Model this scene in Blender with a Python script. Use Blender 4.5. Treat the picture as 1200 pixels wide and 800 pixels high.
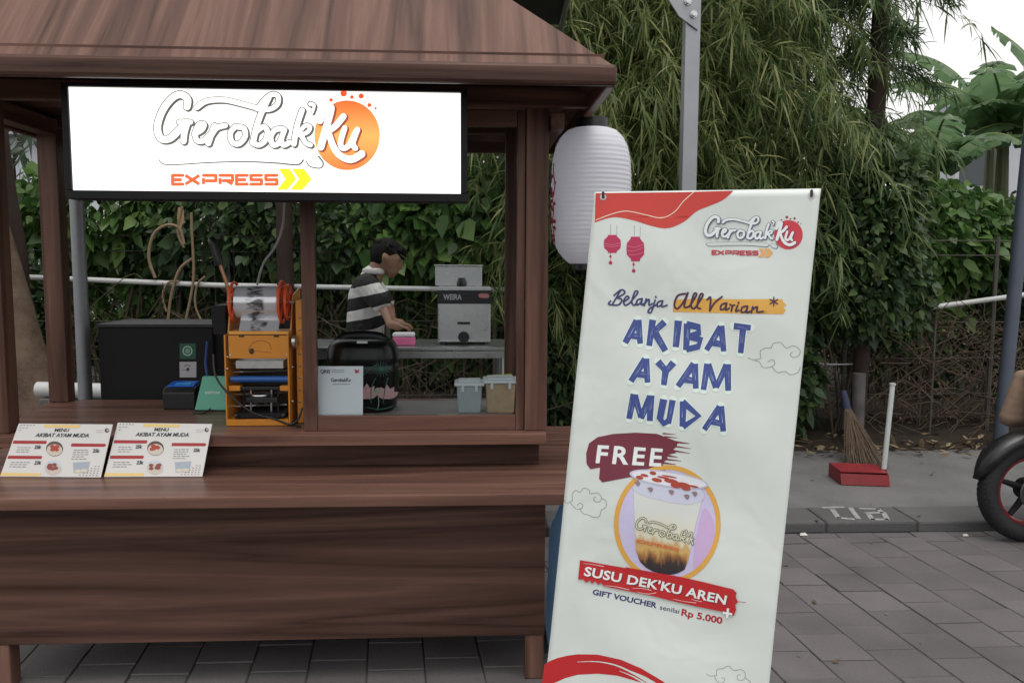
import bpy, bmesh, math, random
import numpy as np
from mathutils import Vector, Matrix
from mathutils.geometry import tessellate_polygon

random.seed(7)
rng = np.random.default_rng(7)
for o in list(bpy.data.objects):
    bpy.data.objects.remove(o)
scene = bpy.context.scene
C = scene.collection
rad = math.radians

# ------------------------------------------------------------------ camera
FPX = 950.0
EYE = np.array([0.0, 0.0, 1.5])
YAW, PITCH, ROLL = rad(3.0), rad(5.41), rad(0.28)
FW = np.array([math.sin(YAW) * math.cos(PITCH), math.cos(YAW) * math.cos(PITCH), -math.sin(PITCH)])
_r = np.array([math.cos(YAW), -math.sin(YAW), 0.0])
_u = np.cross(_r, FW)
RT = _r * math.cos(ROLL) + _u * math.sin(ROLL)
UP = -_r * math.sin(ROLL) + _u * math.cos(ROLL)
cam_data = bpy.data.cameras.new('camera')
cam_data.sensor_width = 36.0
cam_data.lens = 36.0 * FPX / 1200.0
cam_data.clip_start = 0.05
cam_data.clip_end = 600.0
cam = bpy.data.objects.new('camera', cam_data)
C.objects.link(cam)
m = Matrix.Identity(4)
for i in range(3):
    m[i][0], m[i][1], m[i][2], m[i][3] = RT[i], UP[i], -FW[i], EYE[i]
cam.matrix_world = m
scene.camera = cam

# ------------------------------------------------------------------ sky, sun, exposure
SUN_EL, SUN_AZ = 74.0, 165.0           # overcast late afternoon; azimuth measured from +Y clockwise
world = bpy.data.worlds.new('World')
scene.world = world
world.use_nodes = True
wn = world.node_tree
wn.nodes.clear()
wo = wn.nodes.new('ShaderNodeOutputWorld')
bg = wn.nodes.new('ShaderNodeBackground')
sky = wn.nodes.new('ShaderNodeTexSky')
sky.sky_type = 'NISHITA'
sky.sun_disc = False
sky.sun_elevation = rad(SUN_EL)
sky.sun_rotation = rad(SUN_AZ)
sky.dust_density = 4.0
sky.air_density = 1.0
hs = wn.nodes.new('ShaderNodeHueSaturation')
hs.inputs['Saturation'].default_value = 0.22     # cloud cover: a nearly colourless sky
wn.links.new(sky.outputs[0], hs.inputs['Color'])
cloud = wn.nodes.new('ShaderNodeMix')              # an even white cloud layer over the whole sky
cloud.data_type = 'RGBA'
cloud.inputs[0].default_value = 0.8
cloud.inputs[7].default_value = (7.0, 6.95, 6.85, 1)
wn.links.new(hs.outputs[0], cloud.inputs[6])
wn.links.new(cloud.outputs[2], bg.inputs['Color'])
bg.inputs['Strength'].default_value = 0.15
wn.links.new(bg.outputs[0], wo.inputs['Surface'])
sun_d = bpy.data.lights.new('sun', 'SUN')
sun_d.energy = 1.5
sun_d.angle = rad(40)
sun_d.color = (1.0, 0.96, 0.92)
sun = bpy.data.objects.new('sun', sun_d)
C.objects.link(sun)
_az, _el = rad(SUN_AZ), rad(SUN_EL)
sdir = Vector((math.sin(_az) * math.cos(_el), math.cos(_az) * math.cos(_el), math.sin(_el)))
sun.rotation_euler = sdir.to_track_quat('Z', 'Y').to_euler()
scene.view_settings.view_transform = 'Standard'
scene.view_settings.look = 'None'
scene.view_settings.gamma = 1.0
scene.view_settings.use_curve_mapping = False
scene.view_settings.exposure = 0.22
scene.render.engine = 'CYCLES'
scene.cycles.max_bounces = 6
scene.cycles.transparent_max_bounces = 12

# ------------------------------------------------------------------ measuring helpers (photograph 1200 x 800 to real space)
def ray(x, y):
    return FW + RT * (x - 600.0) / FPX - UP * (y - 400.0) / FPX
def PY(x, y, Y):
    r = ray(x, y)
    return EYE + r * (Y / r[1])
def PZ(x, y, z):
    r = ray(x, y)
    return EYE + r * ((z - EYE[2]) / r[2])

# ------------------------------------------------------------------ materials
MATS = {}
def _new(name):
    mt = bpy.data.materials.new(name)
    mt.use_nodes = True
    nt = mt.node_tree
    b = nt.nodes['Principled BSDF']
    return mt, nt, b
def lin(c):
    return tuple(((v / 255.0) / 12.92 if v <= 10 else (((v / 255.0) + 0.055) / 1.055) ** 2.4) for v in c)
def plain(name, col, rough=0.5, metal=0.0, noise=0.12, scale=30.0, bump=0.0, spec=0.5, coat=0.0):
    if name in MATS:
        return MATS[name]
    mt, nt, b = _new(name)
    b.inputs['Roughness'].default_value = rough
    b.inputs['Metallic'].default_value = metal
    b.inputs['Specular IOR Level'].default_value = spec
    b.inputs['Coat Weight'].default_value = coat
    tc = nt.nodes.new('ShaderNodeTexCoord')
    nz = nt.nodes.new('ShaderNodeTexNoise')
    nz.inputs['Scale'].default_value = scale
    nz.inputs['Detail'].default_value = 5
    nt.links.new(tc.outputs['Object'], nz.inputs['Vector'])
    mx = nt.nodes.new('ShaderNodeMix')
    mx.data_type = 'RGBA'
    mx.inputs[6].default_value = (*[v * (1 - noise) for v in col], 1)
    mx.inputs[7].default_value = (*[min(1, v * (1 + noise)) for v in col], 1)
    nt.links.new(nz.outputs['Fac'], mx.inputs[0])
    nt.links.new(mx.outputs[2], b.inputs['Base Color'])
    rr = nt.nodes.new('ShaderNodeMapRange')
    rr.inputs[3].default_value = max(0.02, rough - 0.08)
    rr.inputs[4].default_value = min(1, rough + 0.08)
    nt.links.new(nz.outputs['Fac'], rr.inputs[0])
    nt.links.new(rr.outputs[0], b.inputs['Roughness'])
    if bump:
        bp = nt.nodes.new('ShaderNodeBump')
        bp.inputs['Strength'].default_value = bump
        bp.inputs['Distance'].default_value = 0.01
        nt.links.new(nz.outputs['Fac'], bp.inputs['Height'])
        nt.links.new(bp.outputs[0], b.inputs['Normal'])
    MATS[name] = mt
    return mt
def ink(name, rgb, rough=0.45):
    """flat print: a colour given as seen in print (sRGB)"""
    return plain('ink_' + name, lin(rgb), rough, noise=0.06, scale=60)
def emit(name, col, strength):
    if name in MATS:
        return MATS[name]
    mt, nt, b = _new(name)
    b.inputs['Base Color'].default_value = (*[c * 0.5 for c in col], 1)
    b.inputs['Emission Color'].default_value = (*col, 1)
    b.inputs['Emission Strength'].default_value = strength
    b.inputs['Roughness'].default_value = 0.35
    MATS[name] = mt
    return mt
def wood(name, axis, tone=1.0, freq=1.0, rough=0.36):
    """walnut laminate; the grain runs along `axis`"""
    if name in MATS:
        return MATS[name]
    mt, nt, b = _new(name)
    tc = nt.nodes.new('ShaderNodeTexCoord')
    mp = nt.nodes.new('ShaderNodeMapping')
    sc = [5.0 * freq] * 3
    for a in axis:
        sc['xyz'.index(a)] = 0.22 * freq
    mp.inputs['Scale'].default_value = sc
    nt.links.new(tc.outputs['Object'], mp.inputs['Vector'])
    big = nt.nodes.new('ShaderNodeTexNoise')
    big.inputs['Scale'].default_value = 1.35
    big.inputs['Detail'].default_value = 3
    big.inputs['Distortion'].default_value = 0.8
    nt.links.new(mp.outputs[0], big.inputs['Vector'])
    fine = nt.nodes.new('ShaderNodeTexNoise')
    fine.inputs['Scale'].default_value = 14.0
    fine.inputs['Detail'].default_value = 8
    fine.inputs['Roughness'].default_value = 0.7
    nt.links.new(mp.outputs[0], fine.inputs['Vector'])
    rg = nt.nodes.new('ShaderNodeMath')      # rings out of the large noise
    rg.operation = 'MULTIPLY'
    rg.inputs[1].default_value = 7.0
    nt.links.new(big.outputs['Fac'], rg.inputs[0])
    fr = nt.nodes.new('ShaderNodeMath')
    fr.operation = 'PINGPONG'
    fr.inputs[1].default_value = 1.0
    nt.links.new(rg.outputs[0], fr.inputs[0])
    mixv = nt.nodes.new('ShaderNodeMath')
    mixv.operation = 'MULTIPLY_ADD'
    mixv.inputs[1].default_value = 0.53
    nt.links.new(fr.outputs[0], mixv.inputs[0])
    f2 = nt.nodes.new('ShaderNodeMath')
    f2.operation = 'MULTIPLY'
    f2.inputs[1].default_value = 0.62
    nt.links.new(fine.outputs['Fac'], f2.inputs[0])
    nt.links.new(f2.outputs[0], mixv.inputs[2])
    cr = nt.nodes.new('ShaderNodeValToRGB')
    el = cr.color_ramp.elements
    el[0].position = 0.16
    el[0].color = (0.030 * tone, 0.013 * tone, 0.0105 * tone, 1)
    el[1].position = 0.88
    el[1].color = (0.195 * tone, 0.105 * tone, 0.080 * tone, 1)
    for p_, c_ in ((0.30, (0.074, 0.037, 0.028)), (0.46, (0.110, 0.057, 0.043)), (0.68, (0.142, 0.075, 0.057))):
        e = el.new(p_); e.color = (*[v * tone for v in c_], 1)
    nt.links.new(mixv.outputs[0], cr.inputs[0])
    nt.links.new(cr.outputs[0], b.inputs['Base Color'])
    b.inputs['Roughness'].default_value = rough
    b.inputs['Specular IOR Level'].default_value = 0.16
    bp = nt.nodes.new('ShaderNodeBump')
    bp.inputs['Strength'].default_value = 0.08
    bp.inputs['Distance'].default_value = 0.004
    nt.links.new(fine.outputs['Fac'], bp.inputs['Height'])
    nt.links.new(bp.outputs[0], b.inputs['Normal'])
    MATS[name] = mt
    return mt
def leafmat(name, c0, c1, c2, trans=0.35, rough=0.45):
    if name in MATS:
        return MATS[name]
    mt, nt, b = _new(name)
    g = nt.nodes.new('ShaderNodeNewGeometry')
    cr = nt.nodes.new('ShaderNodeValToRGB')
    cr.color_ramp.elements[0].color = (*c0, 1)
    cr.color_ramp.elements[1].color = (*c2, 1)
    e = cr.color_ramp.elements.new(0.6)
    e.color = (*c1, 1)
    nt.links.new(g.outputs['Random Per Island'], cr.inputs[0])
    nt.links.new(cr.outputs[0], b.inputs['Base Color'])
    b.inputs['Roughness'].default_value = rough
    b.inputs['Specular IOR Level'].default_value = 0.35
    tr = nt.nodes.new('ShaderNodeBsdfTranslucent')
    nt.links.new(cr.outputs[0], tr.inputs['Color'])
    ms = nt.nodes.new('ShaderNodeMixShader')
    ms.inputs[0].default_value = trans
    out = nt.nodes['Material Output']
    nt.links.new(b.outputs[0], ms.inputs[1])
    nt.links.new(tr.outputs[0], ms.inputs[2])
    nt.links.new(ms.outputs[0], out.inputs['Surface'])
    MATS[name] = mt
    return mt
def glassmat(name, tint=(0.93, 0.95, 0.95), refl=1.0):
    if name in MATS:
        return MATS[name]
    mt, nt, b = _new(name)
    out = nt.nodes['Material Output']
    tr = nt.nodes.new('ShaderNodeBsdfTransparent')
    tr.inputs['Color'].default_value = (*tint, 1)
    gl = nt.nodes.new('ShaderNodeBsdfGlossy')
    gl.inputs['Roughness'].default_value = 0.03
    fr = nt.nodes.new('ShaderNodeFresnel')
    fr.inputs['IOR'].default_value = 1.055
    ms = nt.nodes.new('ShaderNodeMixShader')
    nt.links.new(fr.outputs[0], ms.inputs[0])
    nt.links.new(tr.outputs[0], ms.inputs[1])
    nt.links.new(gl.outputs[0], ms.inputs[2])
    nt.links.new(ms.outputs[0], out.inputs['Surface'])
    MATS[name] = mt
    return mt
def varied(name, c0, c1, rough=0.85, scale=14.0, bump=0.5, spec=0.3, big=1.5, per=0.35):
    """stone, concrete or soil with patches, stains and a different tone for each piece"""
    if name in MATS:
        return MATS[name]
    mt, nt, b = _new(name)
    tc = nt.nodes.new('ShaderNodeTexCoord')
    oi = nt.nodes.new('ShaderNodeObjectInfo')
    gm = nt.nodes.new('ShaderNodeNewGeometry')
    n1 = nt.nodes.new('ShaderNodeTexNoise')
    n1.inputs['Scale'].default_value = scale * 6
    n1.inputs['Detail'].default_value = 8
    n1.inputs['Roughness'].default_value = 0.75
    n2 = nt.nodes.new('ShaderNodeTexNoise')
    n2.inputs['Scale'].default_value = big
    n2.inputs['Detail'].default_value = 5
    nt.links.new(gm.outputs['Position'], n1.inputs['Vector'])
    nt.links.new(gm.outputs['Position'], n2.inputs['Vector'])
    a = nt.nodes.new('ShaderNodeMath'); a.operation = 'MULTIPLY_ADD'
    a.inputs[1].default_value = per
    nt.links.new(oi.outputs['Random'], a.inputs[0])
    k = nt.nodes.new('ShaderNodeMath'); k.operation = 'MULTIPLY'
    k.inputs[1].default_value = 0.75
    nt.links.new(n2.outputs['Fac'], k.inputs[0])
    nt.links.new(k.outputs[0], a.inputs[2])
    a2 = nt.nodes.new('ShaderNodeMath'); a2.operation = 'MULTIPLY_ADD'
    a2.inputs[1].default_value = 0.45
    nt.links.new(n1.outputs['Fac'], a2.inputs[0])
    nt.links.new(a.outputs[0], a2.inputs[2])
    mr = nt.nodes.new('ShaderNodeMapRange')
    mr.inputs[1].default_value = 0.35
    mr.inputs[2].default_value = 1.15
    nt.links.new(a2.outputs[0], mr.inputs[0])
    mx = nt.nodes.new('ShaderNodeMix'); mx.data_type = 'RGBA'
    mx.inputs[6].default_value = (*c0, 1)
    mx.inputs[7].default_value = (*c1, 1)
    nt.links.new(mr.outputs[0], mx.inputs[0])
    nt.links.new(mx.outputs[2], b.inputs['Base Color'])
    b.inputs['Roughness'].default_value = rough
    b.inputs['Specular IOR Level'].default_value = spec
    bp = nt.nodes.new('ShaderNodeBump')
    bp.inputs['Strength'].default_value = bump
    bp.inputs['Distance'].default_value = 0.006
    nt.links.new(n1.outputs['Fac'], bp.inputs['Height'])
    nt.links.new(bp.outputs[0], b.inputs['Normal'])
    MATS[name] = mt
    return mt

W_X = wood('walnut_along_x', 'x', 1.0)
W_Z = wood('walnut_along_z', 'z')
W_Y = wood('walnut_along_y', 'y')
W_ROOF = wood('walnut_roof', 'yz', 0.80, 1.0, 0.55)
W_FRONT = wood('walnut_front', 'x', 0.60, 0.9, 0.5)
M_GALV = plain('galvanised_steel', (0.30, 0.31, 0.33), 0.42, 0.85, 0.15, 18)
M_STEEL = plain('brushed_steel', (0.55, 0.55, 0.56), 0.3, 0.95, 0.08, 40)
M_BLACK = plain('black_plastic', (0.012, 0.012, 0.014), 0.35, 0, 0.2, 40)
M_BLACKMATT = plain('black_matt', (0.011, 0.010, 0.012), 0.6, 0, 0.25, 25, spec=.25)
M_ORANGE = plain('orange_enamel', (0.62, 0.24, 0.025), 0.32, 0, 0.1, 20)
M_REDORANGE = plain('red_orange_plastic', (0.75, 0.10, 0.03), 0.4, 0, 0.1, 20)
M_VINYL = plain('banner_vinyl', (0.70, 0.74, 0.71), 0.5, 0, 0.05, 5)

# ------------------------------------------------------------------ mesh helpers
class MB:
    def __init__(s):
        s.v, s.f = [], []
    def add(s, vs, fs):
        n = len(s.v)
        s.v += [tuple(map(float, p)) for p in vs]
        s.f += [tuple(i + n for i in f) for f in fs]
        return s
    def box(s, x0, x1, y0, y1, z0, z1):
        vs = [(x, y, z) for z in (z0, z1) for y in (y0, y1) for x in (x0, x1)]
        return s.add(vs, [(0, 2, 3, 1), (4, 5, 7, 6), (0, 1, 5, 4), (2, 6, 7, 3), (0, 4, 6, 2), (1, 3, 7, 5)])
    def obox(s, c, ax, ay, az):
        c, ax, ay, az = map(np.asarray, (c, ax, ay, az))
        vs = [c + i * ax + j * ay + k * az for k in (-1, 1) for j in (-1, 1) for i in (-1, 1)]
        return s.add(vs, [(0, 2, 3, 1), (4, 5, 7, 6), (0, 1, 5, 4), (2, 6, 7, 3), (0, 4, 6, 2), (1, 3, 7, 5)])
    def prism(s, poly, vec):
        """closed polygon (3D points) pushed along vec"""
        poly = [np.asarray(p, float) for p in poly]
        n = len(poly)
        vec = np.asarray(vec, float)
        tris = tessellate_polygon([[Vector(p) for p in poly]])
        vs = poly + [p + vec for p in poly]
        fs = [tuple(t) for t in tris] + [tuple(i + n for i in reversed(t)) for t in tris]
        fs += [(i, i + n, (i + 1) % n + n, (i + 1) % n) for i in range(n)]
        return s.add(vs, fs)
    def tube(s, path, r, n=10, cap=True, flat=1.0):
        path = [np.asarray(p, float) for p in path]
        rs = r if isinstance(r, (list, tuple)) else [r] * len(path)
        T = []
        for i in range(len(path)):
            a = path[max(0, i - 1)]; b = path[min(len(path) - 1, i + 1)]
            d = b - a; T.append(d / (np.linalg.norm(d) + 1e-12))
        up = np.array([0, 0, 1.0]) if abs(T[0][2]) < 0.9 else np.array([1.0, 0, 0])
        x = np.cross(up, T[0]); x /= np.linalg.norm(x)
        vs, fs = [], []
        for i, p in enumerate(path):
            x = x - T[i] * (x @ T[i]); x /= (np.linalg.norm(x) + 1e-12)
            y = np.cross(T[i], x)
            for k in range(n):
                a = 2 * math.pi * k / n
                vs.append(p + rs[i] * (math.cos(a) * x + flat * math.sin(a) * y))
        for i in range(len(path) - 1):
            for k in range(n):
                fs.append((i * n + k, i * n + (k + 1) % n, (i + 1) * n + (k + 1) % n, (i + 1) * n + k))
        if cap:
            fs.append(tuple(range(n - 1, -1, -1)))
            fs.append(tuple((len(path) - 1) * n + k for k in range(n)))
        return s.add(vs, fs)
    def capsule(s, p0, p1, r0, r1, n=12):
        p0, p1 = np.asarray(p0, float), np.asarray(p1, float)
        d = p1 - p0; L = np.linalg.norm(d); d = d / (L + 1e-9)
        pts, rs = [], []
        for a in (-80, -55, -28, 0):
            pts.append(p0 + d * r0 * math.sin(rad(a))); rs.append(r0 * math.cos(rad(a)))
        for a in (0, 28, 55, 80):
            pts.append(p1 + d * r1 * math.sin(rad(a))); rs.append(r1 * math.cos(rad(a)))
        return s.tube(pts, rs, n)
    def lathe(s, prof, c, n=24, axis='z', sx=1.0, sy=1.0):
        vs, fs = [], []
        for r, h in prof:
            for k in range(n):
                a = 2 * math.pi * k / n
                p = (r * math.cos(a) * sx, r * math.sin(a) * sy, h)
                if axis == 'x': p = (p[2], p[0], p[1])
                if axis == 'y': p = (p[0], p[2], p[1])
                vs.append((p[0] + c[0], p[1] + c[1], p[2] + c[2]))
        for i in range(len(prof) - 1):
            for k in range(n):
                fs.append((i * n + k, i * n + (k + 1) % n, (i + 1) * n + (k + 1) % n, (i + 1) * n + k))
        fs.append(tuple(range(n - 1, -1, -1)))
        fs.append(tuple((len(prof) - 1) * n + k for k in range(n)))
        return s.add(vs, fs)
    def ellipsoid(s, c, rx, ry, rz, n=16, m=10):
        prof = [(max(1e-4, math.cos(t)), math.sin(t)) for t in np.linspace(-math.pi / 2, math.pi / 2, m)]
        vs, fs = [], []
        for r, h in prof:
            for k in range(n):
                a = 2 * math.pi * k / n
                vs.append((c[0] + rx * r * math.cos(a), c[1] + ry * r * math.sin(a), c[2] + rz * h))
        for i in range(m - 1):
            for k in range(n):
                fs.append((i * n + k, i * n + (k + 1) % n, (i + 1) * n + (k + 1) % n, (i + 1) * n + k))
        return s.add(vs, fs)
    def torus(s, c, R, r, axis='y', n=40, m=12, flat=1.0):
        vs, fs = [], []
        for i in range(n):
            a = 2 * math.pi * i / n
            for k in range(m):
                b = 2 * math.pi * k / m
                q = R + r * math.cos(b); h = r * flat * math.sin(b)
                p = {'y': (q * math.cos(a), h, q * math.sin(a)), 'x': (h, q * math.cos(a), q * math.sin(a)), 'z': (q * math.cos(a), q * math.sin(a), h)}[axis]
                vs.append((p[0] + c[0], p[1] + c[1], p[2] + c[2]))
        for i in range(n):
            for k in range(m):
                fs.append((i * m + k, ((i + 1) % n) * m + k, ((i + 1) % n) * m + (k + 1) % m, i * m + (k + 1) % m))
        return s.add(vs, fs)

def thing(name, label, cat, loc=(0, 0, 0), group=None):
    o = bpy.data.objects.new(name, None)
    C.objects.link(o)
    o.empty_display_size = 0.1
    o.location = tuple(map(float, loc))
    o['label'] = label
    o['category'] = cat
    if group: o['group'] = group
    return o
def rootloc(parent):
    p = parent
    while p is not None and p.parent is not None:
        p = p.parent
    return np.array(p.location) if p is not None else np.zeros(3)
def finish(me, mat, smooth, angle=35):
    me.materials.append(mat)
    if smooth:
        me.shade_smooth()
        me.set_sharp_from_angle(angle=rad(angle))
def mk(name, mb, mat, parent=None, smooth=False, bevel=0.0, label=None, kind=None, angle=35):
    """one mesh object, vertices given in world space"""
    me = bpy.data.meshes.new(name)
    off = rootloc(parent)
    me.from_pydata([(v[0] - off[0], v[1] - off[1], v[2] - off[2]) for v in mb.v], [], mb.f)
    bm = bmesh.new(); bm.from_mesh(me)
    bmesh.ops.recalc_face_normals(bm, faces=bm.faces)
    bm.to_mesh(me); bm.free()
    finish(me, mat, smooth, angle)
    o = bpy.data.objects.new(name, me)
    C.objects.link(o)
    if parent is not None: o.parent = parent
    if bevel:
        bv = o.modifiers.new('bevel', 'BEVEL')
        bv.width = bevel; bv.segments = 2; bv.limit_method = 'ANGLE'
    if label: o['label'] = label
    if kind: o['kind'] = kind
    return o
def tag(o, label, cat, group=None):
    o['label'] = label; o['category'] = cat
    if group: o['group'] = group
    return o
def structure(o):
    o['kind'] = 'structure'
    return o
def bar(name, mat, parent, p0, p1, w, d, bevel=0.003, up=(0, 0, 1)):
    p0, p1 = np.asarray(p0, float), np.asarray(p1, float)
    t = p1 - p0; L = np.linalg.norm(t); t /= L
    a = np.cross(t, up); a /= np.linalg.norm(a); b = np.cross(a, t)
    return mk(name, MB().obox((p0 + p1) / 2, t * L / 2, a * w / 2, b * d / 2), mat, parent, bevel=bevel)

# ---- flat print on a plane, traced in photograph pixels and laid on the real surface
def catmull(pts, seg=6, closed=False):
    pts = [np.asarray(p, float) for p in pts]
    if len(pts) < 3 and not closed:
        return pts
    out = []
    n = len(pts)
    rngi = range(n) if closed else range(n - 1)
    for i in rngi:
        if closed:
            p0, p1, p2, p3 = pts[(i - 1) % n], pts[i], pts[(i + 1) % n], pts[(i + 2) % n]
        else:
            p0, p1, p2, p3 = pts[max(0, i - 1)], pts[i], pts[i + 1], pts[min(n - 1, i + 2)]
        for k in range(seg):
            t = k / seg
            out.append(0.5 * (2 * p1 + (p2 - p0) * t + (2 * p0 - 5 * p1 + 4 * p2 - p3) * t * t + (3 * p1 - p0 - 3 * p2 + p3) * t ** 3))
    if not closed: out.append(pts[-1])
    return out
class Sheet:
    def __init__(s, o, u, v):
        s.o = np.asarray(o, float)
        u = np.asarray(u, float); s.u = u / np.linalg.norm(u)
        v = np.asarray(v, float); v = v - s.u * (v @ s.u); s.v = v / np.linalg.norm(v)
        s.n = np.cross(s.u, s.v)
        if s.n @ (EYE - s.o) < 0: s.n = -s.n
        s.k = 0
    def at(s, x, y, h=0.0):
        r = ray(x, y)
        return EYE + r * (((s.o - EYE) @ s.n) / (r @ s.n)) + s.n * h
    def lift(s, layer):
        s.k += 1
        return layer * 0.0005 + (s.k % 40) * 0.000008
    def poly(s, mb, pts, layer, smooth=0, closed=True):
        if smooth: pts = catmull(pts, smooth, True)
        h = s.lift(layer)
        P = [s.at(p[0], p[1], h) for p in pts]
        tris = tessellate_polygon([[Vector((p[0], -p[1], 0)) for p in pts]])
        mb.add(P, [tuple(t) for t in tris])
    def ell(s, mb, cx, cy, rx, ry, layer, n=36, rot=0.0):
        c, q = math.cos(rot), math.sin(rot)
        s.poly(mb, [(cx + rx * math.cos(a) * c - ry * math.sin(a) * q, cy + rx * math.cos(a) * q + ry * math.sin(a) * c) for a in np.linspace(0, 2 * math.pi, n, endpoint=False)], layer)
    def ring(s, mb, cx, cy, rx, ry, w, layer, n=48):
        h = s.lift(layer)
        P = []
        for a in np.linspace(0, 2 * math.pi, n, endpoint=False):
            P.append(s.at(cx + rx * math.cos(a), cy + ry * math.sin(a), h)); P.append(s.at(cx + (rx - w) * math.cos(a), cy + (ry - w) * math.sin(a), h))
        mb.add(P, [(2 * i, 2 * i + 1, (2 * i + 3) % (2 * n), (2 * i + 2) % (2 * n)) for i in range(n)])
    def stroke(s, mb, pts, w, layer, smooth=True, taper=None, cap=True):
        pts = catmull(pts, 6) if smooth else [np.asarray(p, float) for p in pts]
        h = s.lift(layer)
        n = len(pts)
        L, R_ = [], []
        for i in range(n):
            d = pts[min(n - 1, i + 1)] - pts[max(0, i - 1)]
            d = d / (np.linalg.norm(d) + 1e-9)
            nn = np.array([-d[1], d[0]])
            ww = w / 2
            if taper: ww *= taper[0] + (taper[1] - taper[0]) * i / (n - 1)
            L.append(pts[i] + nn * ww); R_.append(pts[i] - nn * ww)
        P = [s.at(p[0], p[1], h) for p in L] + [s.at(p[0], p[1], h) for p in R_]
        mb.add(P, [(i, i + 1, n + i + 1, n + i) for i in range(n - 1)])
        if cap:
            for e, q in ((0, 1), (n - 1, n - 2)):
                d = pts[e] - pts[q]; d = d / (np.linalg.norm(d) + 1e-9)
                nn = np.array([-d[1], d[0]])
                ww = w / 2 * ((taper[0] if e == 0 else taper[1]) if taper else 1)
                fan = [pts[e] + ww * (nn * math.cos(a) + d * math.sin(a)) for a in np.linspace(0, math.pi, 7)]
                mb.add([s.at(p[0], p[1], h) for p in fan], [tuple(range(7))])
    def text(s, mb, string, BL, BR, TL, layer, bold=0.0, space=1.0, shear=0.0):
        cu = bpy.data.curves.new('lettering', 'FONT')
        cu.body = string; cu.size = 1.0; cu.offset = bold; cu.space_character = space; cu.shear = shear
        cu.resolution_u = 3
        ob = bpy.data.objects.new('lettering', cu)
        C.objects.link(ob)
        bpy.context.view_layer.update()
        me = bpy.data.meshes.new_from_object(ob.evaluated_get(bpy.context.evaluated_depsgraph_get()))
        vs = np.array([v.co[:] for v in me.vertices])
        fs = [tuple(p.vertices) for p in me.polygons]
        bpy.data.objects.remove(ob); bpy.data.curves.remove(cu); bpy.data.meshes.remove(me)
        if not len(vs): return
        x0, x1 = vs[:, 0].min(), vs[:, 0].max()
        ch = 0.729 if string.upper() == string or string[0].isupper() else 0.56
        BL, BR, TL = map(np.asarray, (BL, BR, TL))
        h = s.lift(layer)
        P = []
        for v in vs:
            q = BL + (BR - BL) * (v[0] - x0) / (x1 - x0) + (TL - BL) * (v[1] / ch)
            P.append(s.at(q[0], q[1], h))
        mb.add(P, fs)

# the wordmark, drawn once on its own 1200 x 538 grid and laid on the sign, the banner and the cups
LOGO = [
    ([(205, 105), (208, 70), (180, 48), (145, 55), (105, 95), (75, 150), (62, 210), (78, 258), (120, 260), (160, 225), (200, 180)], 34, None),
    ([(168, 180), (222, 180)], 24, None), ([(206, 185), (193, 230), (188, 272)], 30, None),
    ([(240, 237), (275, 218), (288, 192), (265, 190), (246, 225), (252, 268), (285, 270), (312, 243)], 25, None),
    ([(338, 198), (322, 240), (308, 282)], 28, None), ([(325, 240), (350, 208), (390, 196)], 25, None),
    ([(440, 200), (415, 232), (422, 275), (455, 285), (486, 250), (480, 210), (448, 203)], 25, None),
    ([(252, 108), (300, 78), (380, 72), (450, 86), (545, 112)], 34, (0.8, 0.7)),
    ([(545, 116), (580, 72), (615, 46), (645, 54), (643, 92), (610, 116), (572, 118)], 24, None),
    ([(600, 62), (567, 130), (542, 200), (524, 280)], 28, None),
    ([(537, 228), (575, 202), (594, 226), (582, 270), (552, 290), (526, 282)], 25, None),
    ([(668, 212), (632, 217), (610, 252), (622, 290), (652, 276), (677, 217)], 25, None), ([(677, 217), (662, 262), (672, 291), (700, 278)], 24, None),
    ([(762, 122), (737, 200), (722, 285)], 26, None), ([(737, 243), (775, 198), (800, 203), (788, 228), (750, 243)], 20, None),
    ([(757, 243), (780, 280), (803, 290)], 22, None), ([(803, 92), (820, 100), (812, 136)], 18, (1.2, 0.5)),
]
LOGO_K = [
    ([(848, 172), (874, 118), (902, 108), (886, 180), (852, 300)], 34, None), ([(962, 152), (922, 200), (880, 225)], 30, None),
    ([(890, 230), (915, 300), (950, 344), (1000, 360), (1050, 334)], 36, (0.8, 1.0)),
    ([(968, 208), (948, 280), (962, 306), (992, 288), (1022, 226)], 26, None), ([(1030, 216), (1008, 280), (1020, 306)], 26, None),
]
LOGO_LINE = [[(68, 362), (110, 386), (300, 376), (480, 371), (640, 378), (738, 386), (768, 364)], [(782, 368), (800, 394), (850, 402), (864, 378), (842, 346)]]
LOGO_LINE_TOP = [[(68, 362), (90, 345), (300, 330), (500, 326), (680, 332), (752, 345), (768, 364)], [(782, 368), (795, 348), (842, 346)]]
LOGO_DOTS = [(963, 40, 16), (1003, 58, 9), (1048, 53, 13), (902, 72, 9), (1088, 97, 10), (1118, 112, 6), (935, 67, 3), (1063, 85, 3)]
def express_strokes():
    cells = {'E': [[(1, 0), (0, 0), (0, 1), (1, 1)], [(0, .5), (.9, .5)]], 'X': [[(0, 0), (1, 1)], [(1, 0), (0, 1)]],
             'P': [[(0, 1), (0, .3)], [(0, 0), (1, 0), (1, .62), (.25, .62)]], 'R': [[(0, 1), (0, .3)], [(0, 0), (1, 0), (1, .6), (.25, .6)], [(.55, .62), (1, 1)]],
             'S': [[(1, 0), (0, 0), (0, .5), (1, .5), (1, 1), (0, 1)]]}
    xs = [(134, 184), (196, 264), (284, 344), (364, 425), (444, 496), (514, 565), (586, 640)]
    out = []
    for ch, (a, b) in zip('EXPRESS', xs):
        for st in cells[ch]:
            out.append([(a + p[0] * (b - a), 437 + p[1] * 43) for p in st])
    return out
CHEV = [[(648, 405), (700, 405), (735, 455), (690, 507), (640, 507), (682, 455)], [(712, 405), (770, 405), (808, 455), (765, 507), (705, 507), (748, 455)]]
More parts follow.
